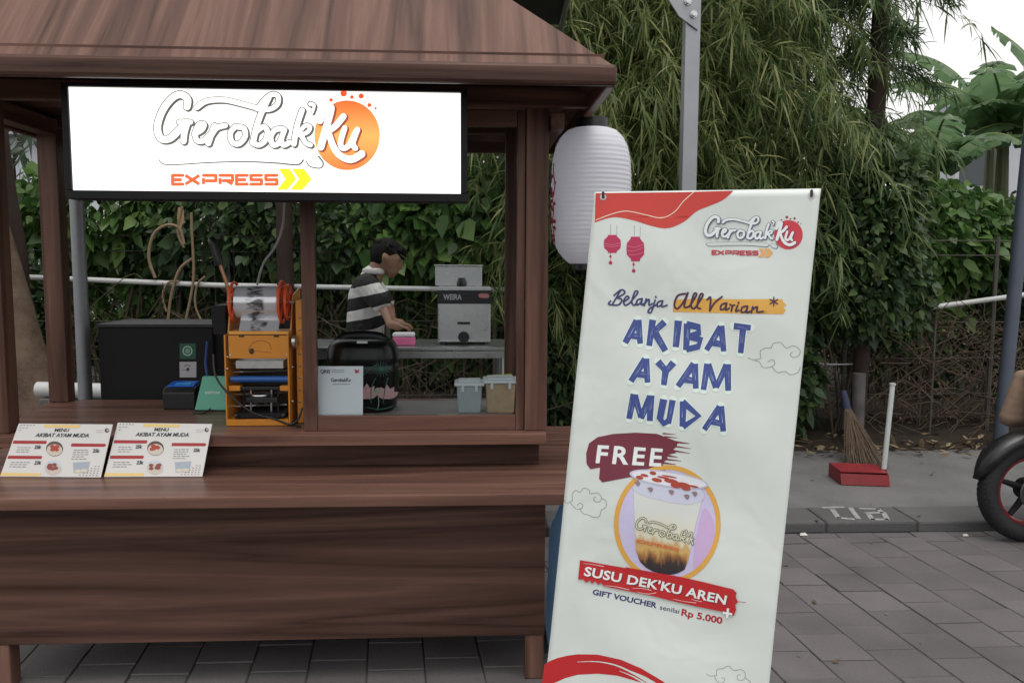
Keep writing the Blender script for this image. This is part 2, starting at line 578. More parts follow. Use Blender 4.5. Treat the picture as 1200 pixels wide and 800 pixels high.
def lay_logo(sh, parent, T, sc, mats, layer=1, shadow=(7, 6), circle=True, outline=3.0):
    """T maps grid to photograph pixels, sc = pixels per grid unit"""
    if circle:
        b = MB(); cx, cy = T((980, 243)); rx = T((1139, 243))[0] - cx; ry = T((980, 412))[1] - cy
        sh.ell(b, cx, cy, rx, ry, layer, 48)
        mk('logo_disc', b, mats['disc'], parent)
        b = MB()
        for x, y, r in LOGO_DOTS:
            p = T((x, y)); sh.ell(b, p[0], p[1], r * sc, r * sc, layer, 14)
        mk('logo_dots', b, mats['dots'], parent)
    order = [0, 0, 0, 1, 2, 2, 3, 4, 4, 4, 4, 5, 5, 6, 6, 6, 7]
    bsh, bwh, bks = MB(), MB(), MB()
    for pts in LOGO_LINE:
        sh.stroke(bsh, [T(p) for p in pts], 7 * sc, layer + 1, taper=(0.7, 1.2))
    if outline:
        for pts in LOGO_LINE_TOP:
            sh.stroke(bsh, [T(p) for p in pts], 2.0 * sc, layer + 1)
    for (pts, w, tp), g in zip(LOGO + (LOGO_K if circle else []), order + [8] * 5):
        L0 = layer + 1 + (8 - g) * 0.5
        tgt = bks if g == 8 else bsh
        sh.stroke(tgt, [T((x + shadow[0], y + shadow[1])) for x, y in pts], (w + outline) * sc, L0, taper=tp)
        if outline and g < 8: sh.stroke(tgt, [T(p) for p in pts], (w + outline * 1.3) * sc, L0, taper=tp)
        sh.stroke(bwh, [T(p) for p in pts], w * sc, L0 + 0.8, taper=tp)
    mk('logo_shadow', bsh, mats['shadow'], parent)
    if circle: mk('logo_shadow', bks, mats['kshadow'], parent)
    mk('logo_lettering', bwh, mats['letter'], parent)
    b = MB()
    for pts in express_strokes():
        sh.stroke(b, [T(p) for p in pts], 16 * sc, layer + 1, smooth=False, cap=False) if len(pts) == 2 else [sh.stroke(b, [T(pts[i]), T(pts[i + 1])], 16 * sc, layer + 1, smooth=False, cap=True) for i in range(len(pts) - 1)]
    mk('express_lettering', b, mats['express'], parent)
    b = MB()
    for pl in CHEV:
        sh.poly(b, [T(p) for p in pl], layer + 1)
    mk('chevrons', b, mats['chev'], parent)

exec_order = 'setting, vegetation, stall, things'
# ================================================================== SETTING
# ground sheet, paving, kerb, pavement
M_JOINT = varied('joint_sand', (0.018, 0.017, 0.017), (0.12, 0.11, 0.10), 0.95, 20, .5, .3, 3.5)
M_PAVER = varied('paver_concrete', (0.060, 0.055, 0.056), (0.185, 0.171, 0.172), 0.75, 16, 0.7, 0.35, 2.2, 0.16)
M_KERB = varied('kerb_concrete', (0.05, 0.05, 0.052), (0.135, 0.132, 0.132), 0.85, 12, 0.7)
M_WALK = varied('pavement_concrete', (0.045, 0.044, 0.045), (0.165, 0.161, 0.160), 0.85, 9, 0.9, 0.3, 2.6)
M_SOIL = varied('dark_soil', (0.012, 0.010, 0.008), (0.05, 0.038, 0.028), 0.95, 10, 1.0, 0.2, 3)
structure(mk('ground', MB().add([(-120, -120, -0.012), (120, -120, -0.012), (120, 120, -0.012), (-120, 120, -0.012)], [(0, 1, 2, 3)]), M_JOINT))
PW = 0.2155
XL0, YL0 = PZ(1000, 705, 0)[:2]
SHEAR = -0.10                                     # the rows run a little askew to the kerb
paving = structure(mk('paving', MB().box(-4.2, 5.2, 1.0, 4.36, -0.011, -0.006), M_JOINT))
KERB_Y = 4.365
pv_mesh = []
for k in range(4):
    bm = bmesh.new()
    bmesh.ops.create_cube(bm, size=1.0)
    g = PW / 2 - 0.0018 - 0.0009 * k
    for v in bm.verts:
        v.co = (v.co.x * 2 * g + SHEAR * v.co.y * 2 * g, v.co.y * 2 * g, v.co.z * 0.05 - 0.025)
    top = [e for e in bm.edges if all(v.co.z > -0.01 for v in e.verts)]
    bmesh.ops.bevel(bm, geom=top, offset=0.003, segments=1, affect='EDGES')
    me = bpy.data.meshes.new('paver'); bm.to_mesh(me); bm.free()
    me.materials.append(M_PAVER)
    pv_mesh.append(me)
slots = []
ncol = int((5.0 + 4.0) / PW)
for i in range(-22, ncol - 16):
    x = XL0 + (i + 0.5) * PW
    if x < -4.1 or x > 5.1: continue
    off = 0.5 * PW if i % 2 else 0.12 * PW
    y = 1.05 + off
    while y < KERB_Y - PW / 2:
        slots.append((x + SHEAR * (y - YL0), y)); y += PW
    slots.append((x + SHEAR * (KERB_Y - YL0), KERB_Y - 0.0, 'cut', y - PW / 2))
full = [s for s in slots if len(s) == 2]
def seen(p):
    d = np.array([p[0], p[1], 0]) - EYE
    z = d @ FW
    px, py = 600 + FPX * (d @ RT) / z, 400 - FPX * (d @ UP) / z
    hid = 0 if (-40 < px < 1240 and py < 840) else 2
    return hid + p[1] * 0.02
full.sort(key=seen)
for x, y in full[:290]:
    o = bpy.data.objects.new('paver', random.choice(pv_mesh))
    C.objects.link(o); o.parent = paving
    o.location = (x, y, random.uniform(-0.0025, 0.0015))
    o.rotation_euler = (random.uniform(-.006, .006), random.uniform(-.006, .006), random.uniform(-.008, .008))
rest = MB()
g = PW / 2 - 0.003
for x, y in full[290:]:
    zt_ = random.uniform(-0.0025, 0.001)
    rest.prism([(x - g - SHEAR * g, y - g, -.05), (x + g - SHEAR * g, y - g, -.05), (x + g + SHEAR * g, y + g, -.05), (x - g + SHEAR * g, y + g, -.05)], (0, 0, .05 + zt_))
for s in slots:
    if len(s) == 4 and KERB_Y - s[3] > 0.03:
        rest.box(s[0] - g, s[0] + g, s[3] + 0.003, KERB_Y - 0.006, -0.05, random.uniform(-0.0025, 0.001))
mk('outer_pavers', rest, M_PAVER, paving, kind='stuff')
KH = 0.062
kerb = structure(mk('kerb', MB().box(-6, 8, KERB_Y + 0.01, KERB_Y + 0.29, -0.01, KH - 0.012), M_JOINT))
kx = PZ(957, 603, KH)[0]
x = kx - 0.53 * 8
KL = 0.53
while x < 6.5:
    me_b = MB().box(x + 0.004, x + KL - 0.004, KERB_Y + random.uniform(-0.006, 0.006), KERB_Y + 0.285, -0.01, KH)
    ks = mk('kerb_stone', me_b, M_KERB, kerb, bevel=0.014)
    x += KL
def KP(x, y): return PZ(x, y, KH + 0.0075)
pk = MB()
M_WHITEWASH = varied('worn_white_paint', (0.08, 0.08, 0.08), (0.34, 0.34, 0.335), 0.85, 9, .3, .2, 30)
def zstroke(mb, pts, w, z):
    pts = [PZ(p[0], p[1], z) for p in pts]
    for a, b in zip(pts[:-1], pts[1:]):
        d = b - a; d = d / np.linalg.norm(d); n_ = np.array([-d[1], d[0], 0]) * w / 2
        e = d * w * 0.3
        mb.add([a - e + n_, a - e - n_, b + e - n_, b + e + n_], [(0, 1, 2, 3)])
        z += 0.0001
def kz(x, y): return (900 + x / 3.6367, 420 + y / 3.6367)
zstroke(pk, [kz(238, 634), kz(318, 632), ], 0.030, KH + 0.0015)
zstroke(pk, [kz(275, 642), kz(300, 677), kz(362, 683)], 0.030, KH + 0.0016)
zstroke(pk, [kz(352, 636), kz(385, 680)], 0.028, KH + 0.0018)
zstroke(pk, [kz(395, 638), kz(470, 640), kz(486, 655), kz(420, 657)], 0.028, KH + 0.0019)
zstroke(pk, [kz(430, 664), kz(445, 684), kz(508, 684), kz(492, 655)], 0.030, KH + 0.0015)
mk('painted_marks', pk, M_WHITEWASH, kerb)
walk = structure(mk('pavement', MB().box(-9, 12, KERB_Y + 0.28, 6.12, -0.011, KH - 0.003), M_WALK))
structure(mk('soil', MB().box(-40, 40, 6.1, 60, -0.011, KH - 0.02), M_SOIL))
def lump_ground():
    b = MB(); n, q = 90, 8
    vs, fs = [], []
    for j in range(q + 1):
        for i in range(n + 1):
            y = 6.02 + 0.9 * j / q
            h = KH - 0.03 + 0.16 * math.sin(math.pi * min(1, j / q) * 0.55) * (0.6 + 0.5 * random.random()) * (j > 0)
            vs.append((-6 + 13 * i / n, y + (random.uniform(-.06, .06) if j == 0 else 0), h))
    for j in range(q):
        for i in range(n):
            a = j * (n + 1) + i
            fs.append((a, a + 1, a + n + 2, a + n + 1))
    b.add(vs, fs)
    structure(mk('soil_bank', b, M_SOIL, smooth=True, angle=180))
lump_ground()
# ================================================================== VEGETATION
def mesh_np(name, V, F, mat, parent, kind=None):
    """V (n,3), F (m,k) equal-sized faces"""
    off = rootloc(parent)
    me = bpy.data.meshes.new(name)
    V = (V - off).astype(np.float32)
    me.vertices.add(len(V)); me.vertices.foreach_set('co', V.ravel())
    k = F.shape[1]
    me.loops.add(F.size); me.loops.foreach_set('vertex_index', F.astype(np.int32).ravel())
    me.polygons.add(len(F)); me.polygons.foreach_set('loop_start', np.arange(0, F.size, k, dtype=np.int32))
    me.update(); me.validate()
    me.materials.append(mat)
    o = bpy.data.objects.new(name, me)
    C.objects.link(o)
    if parent is not None: o.parent = parent
    if kind: o['kind'] = kind
    return o
def unit(a):
    return a / (np.linalg.norm(a, axis=1, keepdims=True) + 1e-9)
def lance(P, D, N, L, Wd, droop=0.25):
    """long narrow blades, 4 triangles each"""
    n = len(P)
    S = unit(np.cross(D, N)); N = unit(np.cross(S, D))
    L = L[:, None]; Wd = Wd[:, None]
    dn = np.array([0, 0, -1.0])
    m1 = P + D * L * 0.35 + dn * L * droop * 0.10
    m2 = P + D * L * 0.70 + dn * L * droop * 0.42
    tip = P + D * L + dn * L * droop
    V = np.stack([P, m1 + S * Wd * .5, m1 - S * Wd * .5, m2 + S * Wd * .36, m2 - S * Wd * .36, tip], 1).reshape(-1, 3)
    b = np.arange(n)[:, None] * 6
    F = np.concatenate([b + np.array([[0, 1, 2]]), b + np.array([[1, 3, 2]]), b + np.array([[2, 3, 4]]), b + np.array([[3, 5, 4]])], 0)
    return V, F
def broad(P, D, N, L, Wd, droop=0.2):
    """heart or oval leaves, folded on the midrib, 6 triangles each"""
    n = len(P)
    S = unit(np.cross(D, N)); N = unit(np.cross(S, D))
    L = L[:, None]; Wd = Wd[:, None]
    dn = np.array([0, 0, -1.0])
    c = P + D * L * 0.42 - N * Wd * 0.10
    V = np.stack([P, P + D * L * .12 + S * Wd * .40, P + D * L * .45 + S * Wd * .5 + dn * L * droop * .2, P + D * L + dn * L * droop,
                  P + D * L * .45 - S * Wd * .5 + dn * L * droop * .2, P + D * L * .12 - S * Wd * .40, c], 1).reshape(-1, 3)
    b = np.arange(n)[:, None] * 7
    F = np.concatenate([b + np.array([[6, i, (i + 1) % 6]]) for i in range(6)], 0)
    return V, F
def in_ell(n, ells, shell=0.0):
    vol = np.array([e[3] * e[4] * e[5] for e in ells]); vol = vol ** 0.75 / (vol ** 0.75).sum()
    idx = rng.choice(len(ells), n, p=vol)
    E_ = np.array(ells)[idx]
    d = unit(rng.normal(size=(n, 3)))
    r = (shell + (1 - shell) * rng.random(n)) ** (1 / 2.2)
    return E_[:, :3] + d * r[:, None] * E_[:, 3:6], d
def bamboo_leaves(n_br, ells, lo=0.2):
    """arching side branches hung with fans of narrow leaves"""
    P0, dr = in_ell(n_br, ells, 0.1)
    P0[:, 2] += 0.25
    n = len(P0)
    az = rng.uniform(0, 2 * math.pi, n)
    H = np.stack([np.cos(az), np.sin(az) * .8 - .25, np.zeros(n)], 1)
    Lb = rng.uniform(.5, 1.25, n)
    nodes = 11
    Ps, Ds, Ls, Ws = [], [], [], []
    prev = P0
    e0 = rng.uniform(.1, .9, n)
    cur = P0.copy()
    for k in range(nodes):
        e = e0 - 1.9 * k / nodes
        T = unit(H * np.cos(e)[:, None] + np.array([0, 0, 1.0]) * np.sin(e)[:, None])
        step = (Lb / nodes)[:, None]
        Ps.append(cur.copy()); Ds.append(T); Ls.append(Lb / nodes * 1.25); Ws.append(np.full(n, .0045))
        cur = cur + T * step
        if k < 2: continue
        for q in range(6):
            Ps.append(cur + rng.normal(0, .01, (n, 3)))
            Ds.append(unit(T * .7 + rng.normal(0, .62, (n, 3)) + np.array([0, 0, -.32])))
            sz = rng.uniform(.07, .24, n)
            Ls.append(sz); Ws.append(sz * rng.uniform(.05, .085, n))
    P, D, L, W_ = np.concatenate(Ps), np.concatenate(Ds), np.concatenate(Ls), np.concatenate(Ws)
    k = P[:, 2] > lo
    P, D, L, W_ = P[k], D[k], L[k], W_[k]
    N = unit(rng.normal(0, 0.6, (len(P), 3)) + np.array([0, -0.4, 0.8]))
    return lance(P, D, N, L, W_, 0.28)
def hedge_leaves(n, ells, Lr=(0.06, 0.11), ratio=0.8, facing=0.6, lo=0.0, droop=0.25, shell=0.3):
    P, d = in_ell(n, ells, shell)
    k = P[:, 2] > lo
    P, d = P[k], d[k]
    n = len(P)
    D = unit(d * 0.5 + rng.normal(0, 0.6, (n, 3)) + np.array([0, -0.2, -0.45]))
    N = unit(np.stack([rng.normal(0, .7, n), rng.normal(-facing, .65, n), rng.normal(0.65, .55, n)], 1))
    L = rng.uniform(*Lr, n) * rng.choice([.42, .6, .85, 1.25], n)
    return broad(P, D, N, L, L * ratio * rng.uniform(.6, 1.15, n), droop)

L_BAM = leafmat('bamboo_leaf', (0.060, 0.105, 0.030), (0.160, 0.215, 0.070), (0.36, 0.36, 0.15), 0.5)
L_BAM2 = leafmat('bamboo_leaf_green', (0.050, 0.095, 0.035), (0.12, 0.19, 0.07), (0.26, 0.30, 0.12), 0.5)
L_VINE = leafmat('vine_leaf', (0.035, 0.085, 0.022), (0.085, 0.175, 0.042), (0.16, 0.26, 0.07), 0.42, 0.4)
L_DARK = leafmat('dark_leaf', (0.022, 0.048, 0.020), (0.050, 0.095, 0.035), (0.12, 0.175, 0.06), 0.35, 0.4)
L_FAR = leafmat('far_leaf', (0.032, 0.060, 0.025), (0.07, 0.115, 0.044), (0.13, 0.18, 0.07), 0.4)
L_MANGO = leafmat('long_leaf', (0.025, 0.05, 0.03), (0.05, 0.085, 0.045), (0.09, 0.13, 0.07), 0.3, 0.35)
L_BANANA = leafmat('banana_leaf', (0.11, 0.19, 0.09), (0.15, 0.25, 0.12), (0.20, 0.29, 0.16), 0.55, 0.3)
L_DRY = leafmat('dry_leaf', (0.06, 0.04, 0.022), (0.15, 0.105, 0.06), (0.30, 0.24, 0.15), 0.2, 0.7)
M_BARK = varied('bark', (0.05, 0.034, 0.024), (0.24, 0.17, 0.125), 0.9, 7, 1.0, 0.2, 9)
M_BARKD = varied('dark_bark', (0.018, 0.013, 0.011), (0.062, 0.043, 0.036), 0.9, 14, 1.0, 0.2, 3)
M_CULM = plain('bamboo_culm', (0.07, 0.085, 0.03), 0.45, 0, 0.3, 9)
M_TWIG = plain('dry_twig', (0.085, 0.06, 0.04), 0.85, 0, 0.4, 12)

def bamboo(x, y, h, ells, ns, label, mat=L_BAM, nculm=8, lo=0.3):
    t = thing('bamboo_clump', label, 'bamboo', (x, y, KH - 0.02), 'bamboo clumps beyond the fence')
    for k in range(nculm):
        a = random.uniform(0, 6.28); r0 = random.uniform(0.02, 0.28)
        bx, by = x + r0 * math.cos(a), y + r0 * math.sin(a) + 0.1
        lean = random.uniform(0.2, 0.9)
        pts = []
        for i in range(9):
            q = i / 8
            pts.append((bx + lean * math.cos(a) * q ** 2.2, by + lean * math.sin(a) * q ** 2.2, KH - 0.03 + h * q * (1 - 0.08 * q)))
        mk('culm', MB().tube(pts, [0.024 * (1 - 0.7 * i / 8) for i in range(9)], 6), M_CULM, t, True)
    V, F = bamboo_leaves(int(ns * .21), ells, lo=lo)
    mesh_np('foliage', V, F, mat, t)
    return t
# clumps seen right of the stall
bamboo(0.55, 7.3, 5.6, [(0.5, 6.9, 3.3, .9, .8, 1.5), (0.7, 6.9, 1.7, .8, .6, 1.2), (0.95, 6.6, 4.2, .9, .7, 1.0)], 2600, 'bamboo clump with drooping leaves directly behind the white paper lantern')
bamboo(1.75, 7.0, 5.8, [(1.55, 6.6, 3.5, .9, .8, 1.3), (1.9, 6.6, 2.2, .8, .6, 1.1), (1.3, 6.3, 2.6, .7, .5, .9)], 3000, 'bamboo clump with yellowish hanging sprays behind the bare tent pole')
bamboo(2.75, 7.4, 5.6, [(2.55, 7.0, 3.2, .75, .7, 1.3), (2.5, 6.8, 2.0, .8, .6, 1.0), (2.9, 7.1, 4.0, .55, .6, .7)], 2400, 'bamboo clump between the tent pole and the slim dark trunk', L_BAM2)
bamboo(0.25, 8.2, 5.0, [(0.15, 7.9, 3.0, .28, .4, 1.0), (0.25, 7.8, 2.3, .4, .5, .6)], 480, 'bamboo clump seen through the top of the glass window')

def shrub(x, y, ells, n, label, mat, Lr=(0.06, 0.11), ratio=0.8, name='shrub', cat='shrub', group='shrubs along the fence', stems=5, lo=0.03, top=1.2, shell=0.3):
    t = thing(name, label, cat, (x, y, KH - 0.02), group)
    for k in range(stems):
        e = random.choice(ells)
        tgt = (e[0] + random.uniform(-.6, .6) * e[3], e[1] + random.uniform(-.4, .4) * e[4], e[2] + random.uniform(-.2, .6) * e[5])
        b0 = (x + random.uniform(-.25, .25), y + random.uniform(-.12, .12), 0.0)
        mid = ((b0[0] + tgt[0]) / 2 + random.uniform(-.12, .12), (b0[1] + tgt[1]) / 2, (b0[2] + tgt[2]) / 2)
        mk('stem', MB().tube(catmull([b0, mid, tgt], 4), 0.009, 5), M_TWIG, t, True)
    V, F = hedge_leaves(int(n * 1.35), ells, Lr, ratio, lo=lo, shell=shell)
    mesh_np('foliage', V, F, mat, t)
    return t
FY = 6.75
# vine hedge seen through the stall, left to right
shrub(-4.2, FY, [(-4.2, FY, .95, .9, .35, .95)], 3600, 'dark leafy shrub at the far left behind the leaning trunk', L_DARK)
shrub(-3.0, FY, [(-3.0, FY, 1.9, .75, .35, .4), (-3.0, FY + .2, 1.1, .7, .2, .5)], 3000, 'vine shrub with bright top leaves behind the left wooden posts', L_VINE, (0.07, 0.13))
shrub(-2.1, FY, [(-2.1, FY, 1.75, .75, .35, .5), (-2.1, FY + .2, 1.1, .6, .2, .5)], 3000, 'dark vine shrub behind the black cabinet', L_DARK, (0.06, 0.11))
shrub(-1.3, FY, [(-1.3, FY, 1.75, .75, .35, .55), (-1.3, FY + .2, 1.1, .6, .2, .5)], 3000, 'dark vine shrub behind the orange cup sealing machine', L_DARK, (0.05, 0.1))
shrub(-0.6, FY, [(-0.65, FY, 1.75, .6, .35, .55), (-.6, FY + .2, 1.1, .5, .2, .5)], 2600, 'vine shrub right behind the person in the striped shirt', L_VINE, (0.06, 0.12))
shrub(0.05, FY, [(0.05, FY - .1, 1.8, .75, .35, .45), (0.1, FY + .15, 1.1, .6, .2, .5)], 3200, 'bright green heart-leaved vine behind the steel grinder', L_VINE, (0.08, 0.15), 0.95)
shrub(0.9, FY, [(0.9, FY, 1.0, .6, .35, 1.0)], 3600, 'dark shrub between the stall and the printed banner', L_DARK)
shrub(1.8, FY, [(1.8, FY, 1.0, .7, .35, 1.0)], 3200, 'dark shrub hidden behind the banner middle', L_DARK)
shrub(2.55, 6.5, [(2.45, 6.45, .55, .42, .3, .5), (2.6, 6.5, 1.35, .4, .35, .6)], 3400, 'leafy green shrub between banner edge and straw broom', L_DARK, (0.06, 0.12))
shrub(3.2, 6.4, [(3.1, 6.25, 1.55, .42, .28, .62), (3.25, 6.3, 1.95, .36, .26, .55), (2.85, 6.35, 1.75, .32, .25, .7), (3.5, 6.6, 1.3, .35, .3, .5)], 9500, 'dense dark climber wrapped round the slim trunk', L_DARK, (0.045, 0.09), lo=0.6)
shrub(4.05, 6.95, [(4.1, 6.95, 1.75, .7, .35, .5), (3.9, 7.0, 1.3, .5, .3, .5)], 3000, 'mid green shrub above the sloping white pipe', L_VINE, (0.06, 0.13), lo=0.7)
shrub(5.0, 6.95, [(4.95, 6.95, 1.6, .6, .35, .6), (5.2, 7.0, .9, .6, .3, .9)], 3600, 'dark green shrub behind the blue-grey post', L_DARK, (0.06, 0.12))
shrub(5.9, 7.2, [(5.9, 7.2, 1.3, .7, .4, 1.2)], 3000, 'dark shrub at the far right edge behind the post', L_DARK)

# dry bramble of bare twigs under the right shrubs
def bramble(label, xa, xb, nt_, nl, ztop):
    xm = (xa + xb) / 2
    br = thing('bramble', label, 'bramble', (xm, 6.6, KH - 0.02), 'brambles under the hedge')
    b = MB()
    for k in range(nt_):
        x0, y0 = random.uniform(xa, xb), random.uniform(6.35, 6.95)
        z0 = random.uniform(0.05, ztop)
        L_ = random.uniform(0.25, 0.9)
        a, e_ = random.uniform(0, 6.28), random.uniform(-.3, 1.3)
        p1 = (x0 + .6 * L_ * math.cos(a), y0 + .2 * L_ * math.sin(a), max(.05, z0 + L_ * .5 * math.sin(e_)))
        p2 = (p1[0] + random.uniform(-.25, .25), p1[1] + random.uniform(-.1, .1), max(.04, p1[2] + random.uniform(-.25, .2)))
        b.tube(catmull([(x0, y0, z0), p1, p2], 3), random.uniform(.0018, .0045), 4, False)
    mk('twigs', b, M_TWIG, br, True, kind='stuff')
    V, F = hedge_leaves(nl, [(xm, 6.72, .6, (xb - xa) / 2, .2, .55)], (0.02, 0.05), .5, lo=.08)
    mesh_np('withered_leaves', V, F, L_DRY, br, 'stuff')
    n_ = int((xb - xa) / .3)
    for i in range(n_):
        x0 = xa + .1 + .3 * i + random.uniform(-.1, .1)
        mk('stem', MB().tube(catmull([(x0, 6.75, 0), (x0 + random.uniform(-.1, .1), 6.7, .6), (x0 + random.uniform(-.3, .3), 6.75, 1.3)], 4), .011, 6), M_TWIG, br, True)
bramble('tangle of bare brown twigs behind the dustpan and the post', 3.1, 4.9, 420, 900, 1.0)
bramble('tangle of bare dark twigs low in the hedge behind the stall', -3.4, .6, 520, 500, 1.1)

# backdrop trees
def tree(name, label, x, y, h, ells, n, mat, Lr, ratio=0.5, tr=0.12, group='trees beyond the fence', droop=0.3, bark=M_BARKD):
    t = thing(name, label, 'tree', (x, y, KH - 0.02), group)
    mk('trunk', MB().tube([(x, y, 0), (x + random.uniform(-.1, .1), y, h * .35), (x + random.uniform(-.2, .2), y, h * .7), (x, y, h)], [tr, tr * .85, tr * .6, tr * .25], 9), bark, t, True)
    for k in range(5):
        e = random.choice(ells)
        z0 = h * random.uniform(.35, .8)
        mk('limb', MB().tube([(x, y, z0), ((x + e[0]) / 2, (y + e[1]) / 2, (z0 + e[2]) / 2 + .15), (e[0] + random.uniform(-.3, .3), e[1], e[2])], [tr * .4, tr * .28, tr * .1], 6), bark, t, True)
    V, F = hedge_leaves(n, ells, Lr, ratio, lo=0.1, droop=droop, shell=0.15)
    mesh_np('crown', V, F, mat, t)
    return t
tree('broadleaf_tree', 'tall dark tree behind the left half of the stall', -2.6, 9.6, 2.8, [(-2.6, 9.6, 1.3, 1.6, .8, 1.3), (-1.6, 9.7, 1.9, 1.0, .8, .9)], 7000, L_FAR, (.12, .22))
tree('broadleaf_tree', 'dark tree behind the middle of the stall', -0.2, 9.9, 2.4, [(-0.4, 9.9, 1.15, 1.5, .8, 1.2), (.3, 9.9, 1.3, .8, .7, .8)], 7000, L_FAR, (.12, .22))
tree('broadleaf_tree', 'tall dark tree behind the lantern and bamboo', 1.6, 9.6, 6.2, [(1.7, 9.6, 2.2, 1.5, .9, 2.2), (1.5, 9.6, 4.6, 1.7, .9, 1.5)], 12000, L_FAR, (.12, .22))
tree('broadleaf_tree', 'tall dark tree behind the bamboo beside the slim trunk', 3.3, 9.2, 5.6, [(3.2, 9.2, 1.6, 1.2, .8, 1.7), (2.9, 9.2, 4.4, 1.1, .8, 1.3)], 9500, L_FAR, (.12, .22))
tree('broadleaf_tree', 'low round tree beneath the banana leaves', 5.2, 9.0, 2.3, [(5.0, 9.0, 1.2, 1.2, .6, 1.2), (6.4, 9.0, 1.2, 1.2, .6, 1.2)], 8000, L_FAR, (.1, .18))
tree('broadleaf_tree', 'low dark tree at the right edge behind the bananas', 8.2, 9.6, 2.4, [(8.2, 9.6, 1.2, 1.4, .7, 1.3)], 4500, L_FAR, (.1, .18))
tree('broadleaf_tree', 'low dark tree at the far left behind the fence', -5.6, 9.0, 2.6, [(-5.4, 9.0, 1.2, 1.6, .7, 1.2)], 5000, L_FAR, (.1, .18))
# drooping pale-green tree at the upper left, outside the left post
tree('long_leaved_tree', 'tree with long drooping leaves at the upper left of the stall', -4.35, 7.6, 3.4, [(-4.3, 7.5, 2.75, .75, .5, .7), (-3.75, 7.5, 2.5, .45, .4, .45)], 190, L_MANGO, (.18, .32), 0.22, .07, droop=.6)
# slim dark trunk with hanging fringe (right of the banner)
t = thing('slim_tree', 'slim straight dark-trunked tree behind the straw broom', 'tree', (*PY(1007, 500, 6.35)[:2], KH - .02))
tx = PY(1007, 480, 6.35)[0]
mk('trunk', MB().tube([(tx - .02, 6.35, 0), (tx, 6.35, .8), (tx + .015, 6.35, 2.0), (tx + .03, 6.35, 3.2), (tx + .02, 6.35, 4.6), (tx, 6.35, 5.6)], [.062, .06, .072, .068, .055, .02], 12), M_BARKD, t, True)
limbs = []
for k in range(13):
    a = k * 2.4; z0 = 3.0 + .12 * k; R_l = random.uniform(.35, .62)
    limbs.append([(tx, 6.35, z0), (tx + .5 * R_l * math.cos(a), 6.35 + .45 * R_l * math.sin(a), z0 + .06), (tx + R_l * math.cos(a), 6.35 + .8 * R_l * math.sin(a), z0 - .10)])
n = 3600
li = rng.integers(0, 13, n); q = rng.random(n) ** .7
LA = np.array(limbs)
P = np.where(q[:, None] < .5, LA[li, 0] + (LA[li, 1] - LA[li, 0]) * (q[:, None] * 2), LA[li, 1] + (LA[li, 2] - LA[li, 1]) * (q[:, None] * 2 - 1)) + rng.normal(0, .03, (n, 3))
D = unit((LA[li, 2] - LA[li, 0]) * .8 + rng.normal(0, .45, (n, 3)) + np.array([0, 0, -.3]))
V, F = lance(P, D, unit(rng.normal(size=(n, 3))), rng.uniform(.06, .17, n), rng.uniform(.006, .012, n), .3)
mesh_np('crown', V, F, L_DARK, t)
for lb in limbs:
    mk('limb', MB().tube(lb, [.014, .009, .003], 5), M_BARKD, t, True)
# paler lower part of the slim trunk, added as a separate grey cylinder
pp = PY(1005, 480, 6.2)
tag(mk('trunk_base', MB().tube([(pp[0], 6.2, -.01), (pp[0] + .004, 6.2, .3), (pp[0] + .002, 6.205, .66)], [.052, .049, .05], 12), varied('grey_trunk_base', (.05, .045, .045), (.19, .17, .17), .9, 10, .9, .2, 8), None, True), 'short grey base piece at the foot of the slim trunk', 'post')

# banana plants
def banana_leaf(root, base, az, el, L, W_, curl, name='leaf'):
    """arching blade with torn edges plus its midrib"""
    base = np.asarray(base, float)
    h = np.array([math.cos(az), math.sin(az), 0]); s_ = np.array([-math.sin(az), math.cos(az), 0])
    n = 26
    pts = [base]; e = el
    for i in range(n):
        e -= curl / n * (0.4 + 1.2 * i / n)
        pts.append(pts[-1] + (h * math.cos(e) + np.array([0, 0, 1]) * math.sin(e)) * L / n)
    b = MB()
    for side in (-1, 1):
        i = 3
        while i < n:
            k = min(n, i + random.choice((1, 2, 3, 4)))
            q0, q1 = i / n, k / n
            w = lambda q: W_ * (math.sin(math.pi * min(1, max(0.02, q ** 0.8))) ** 0.6) * .5
            dr = random.uniform(.15, .7)
            gap = random.choice((0, 0, .012, .03))
            col = []
            for j in range(i, k + 1):
                q = j / n
                outp = pts[j] + s_ * side * w(q) * .55 + np.array([0, 0, .02 - dr * .12 * w(q) / .25])
                tipp = pts[j] + s_ * side * w(q) * (1 - dr * .2) - np.array([0, 0, dr * w(q) * .8]) + h * (.04 if j < k else -gap)
                col.append((pts[j], outp, tipp))
            for c0, c1 in zip(col[:-1], col[1:]):
                b.add([c0[0], c0[1], c1[1], c1[0]], [(0, 1, 2, 3)])
                b.add([c0[1], c0[2], c1[2], c1[1]], [(0, 1, 2, 3)])
            i = k
    lf = mk(name, b, L_BANANA, root)
    mk('midrib', MB().tube(pts[:-1], [.022 * (1 - .8 * i / n) for i in range(n)], 6), M_RIB, lf, True)
    return lf
M_RIB = plain('banana_midrib', (0.20, 0.26, 0.10), .5, 0, .15, 8)
M_PSEUDO = plain('banana_stem', (0.10, 0.11, 0.05), .6, 0, .35, 6)
def banana(x, y, h, label, leaves):
    t = thing('banana_plant', label, 'banana plant', (x, y, KH - .02), 'banana plants at the back')
    mk('stem', MB().tube([(x, y, 0), (x + .03, y, h * .5), (x, y, h)], [.12, .10, .06], 10), M_PSEUDO, t, True)
    for (az, el, L, W_, cu) in leaves:
        banana_leaf(t, (x, y, h - .05), rad(az), rad(el), L, W_, rad(cu))
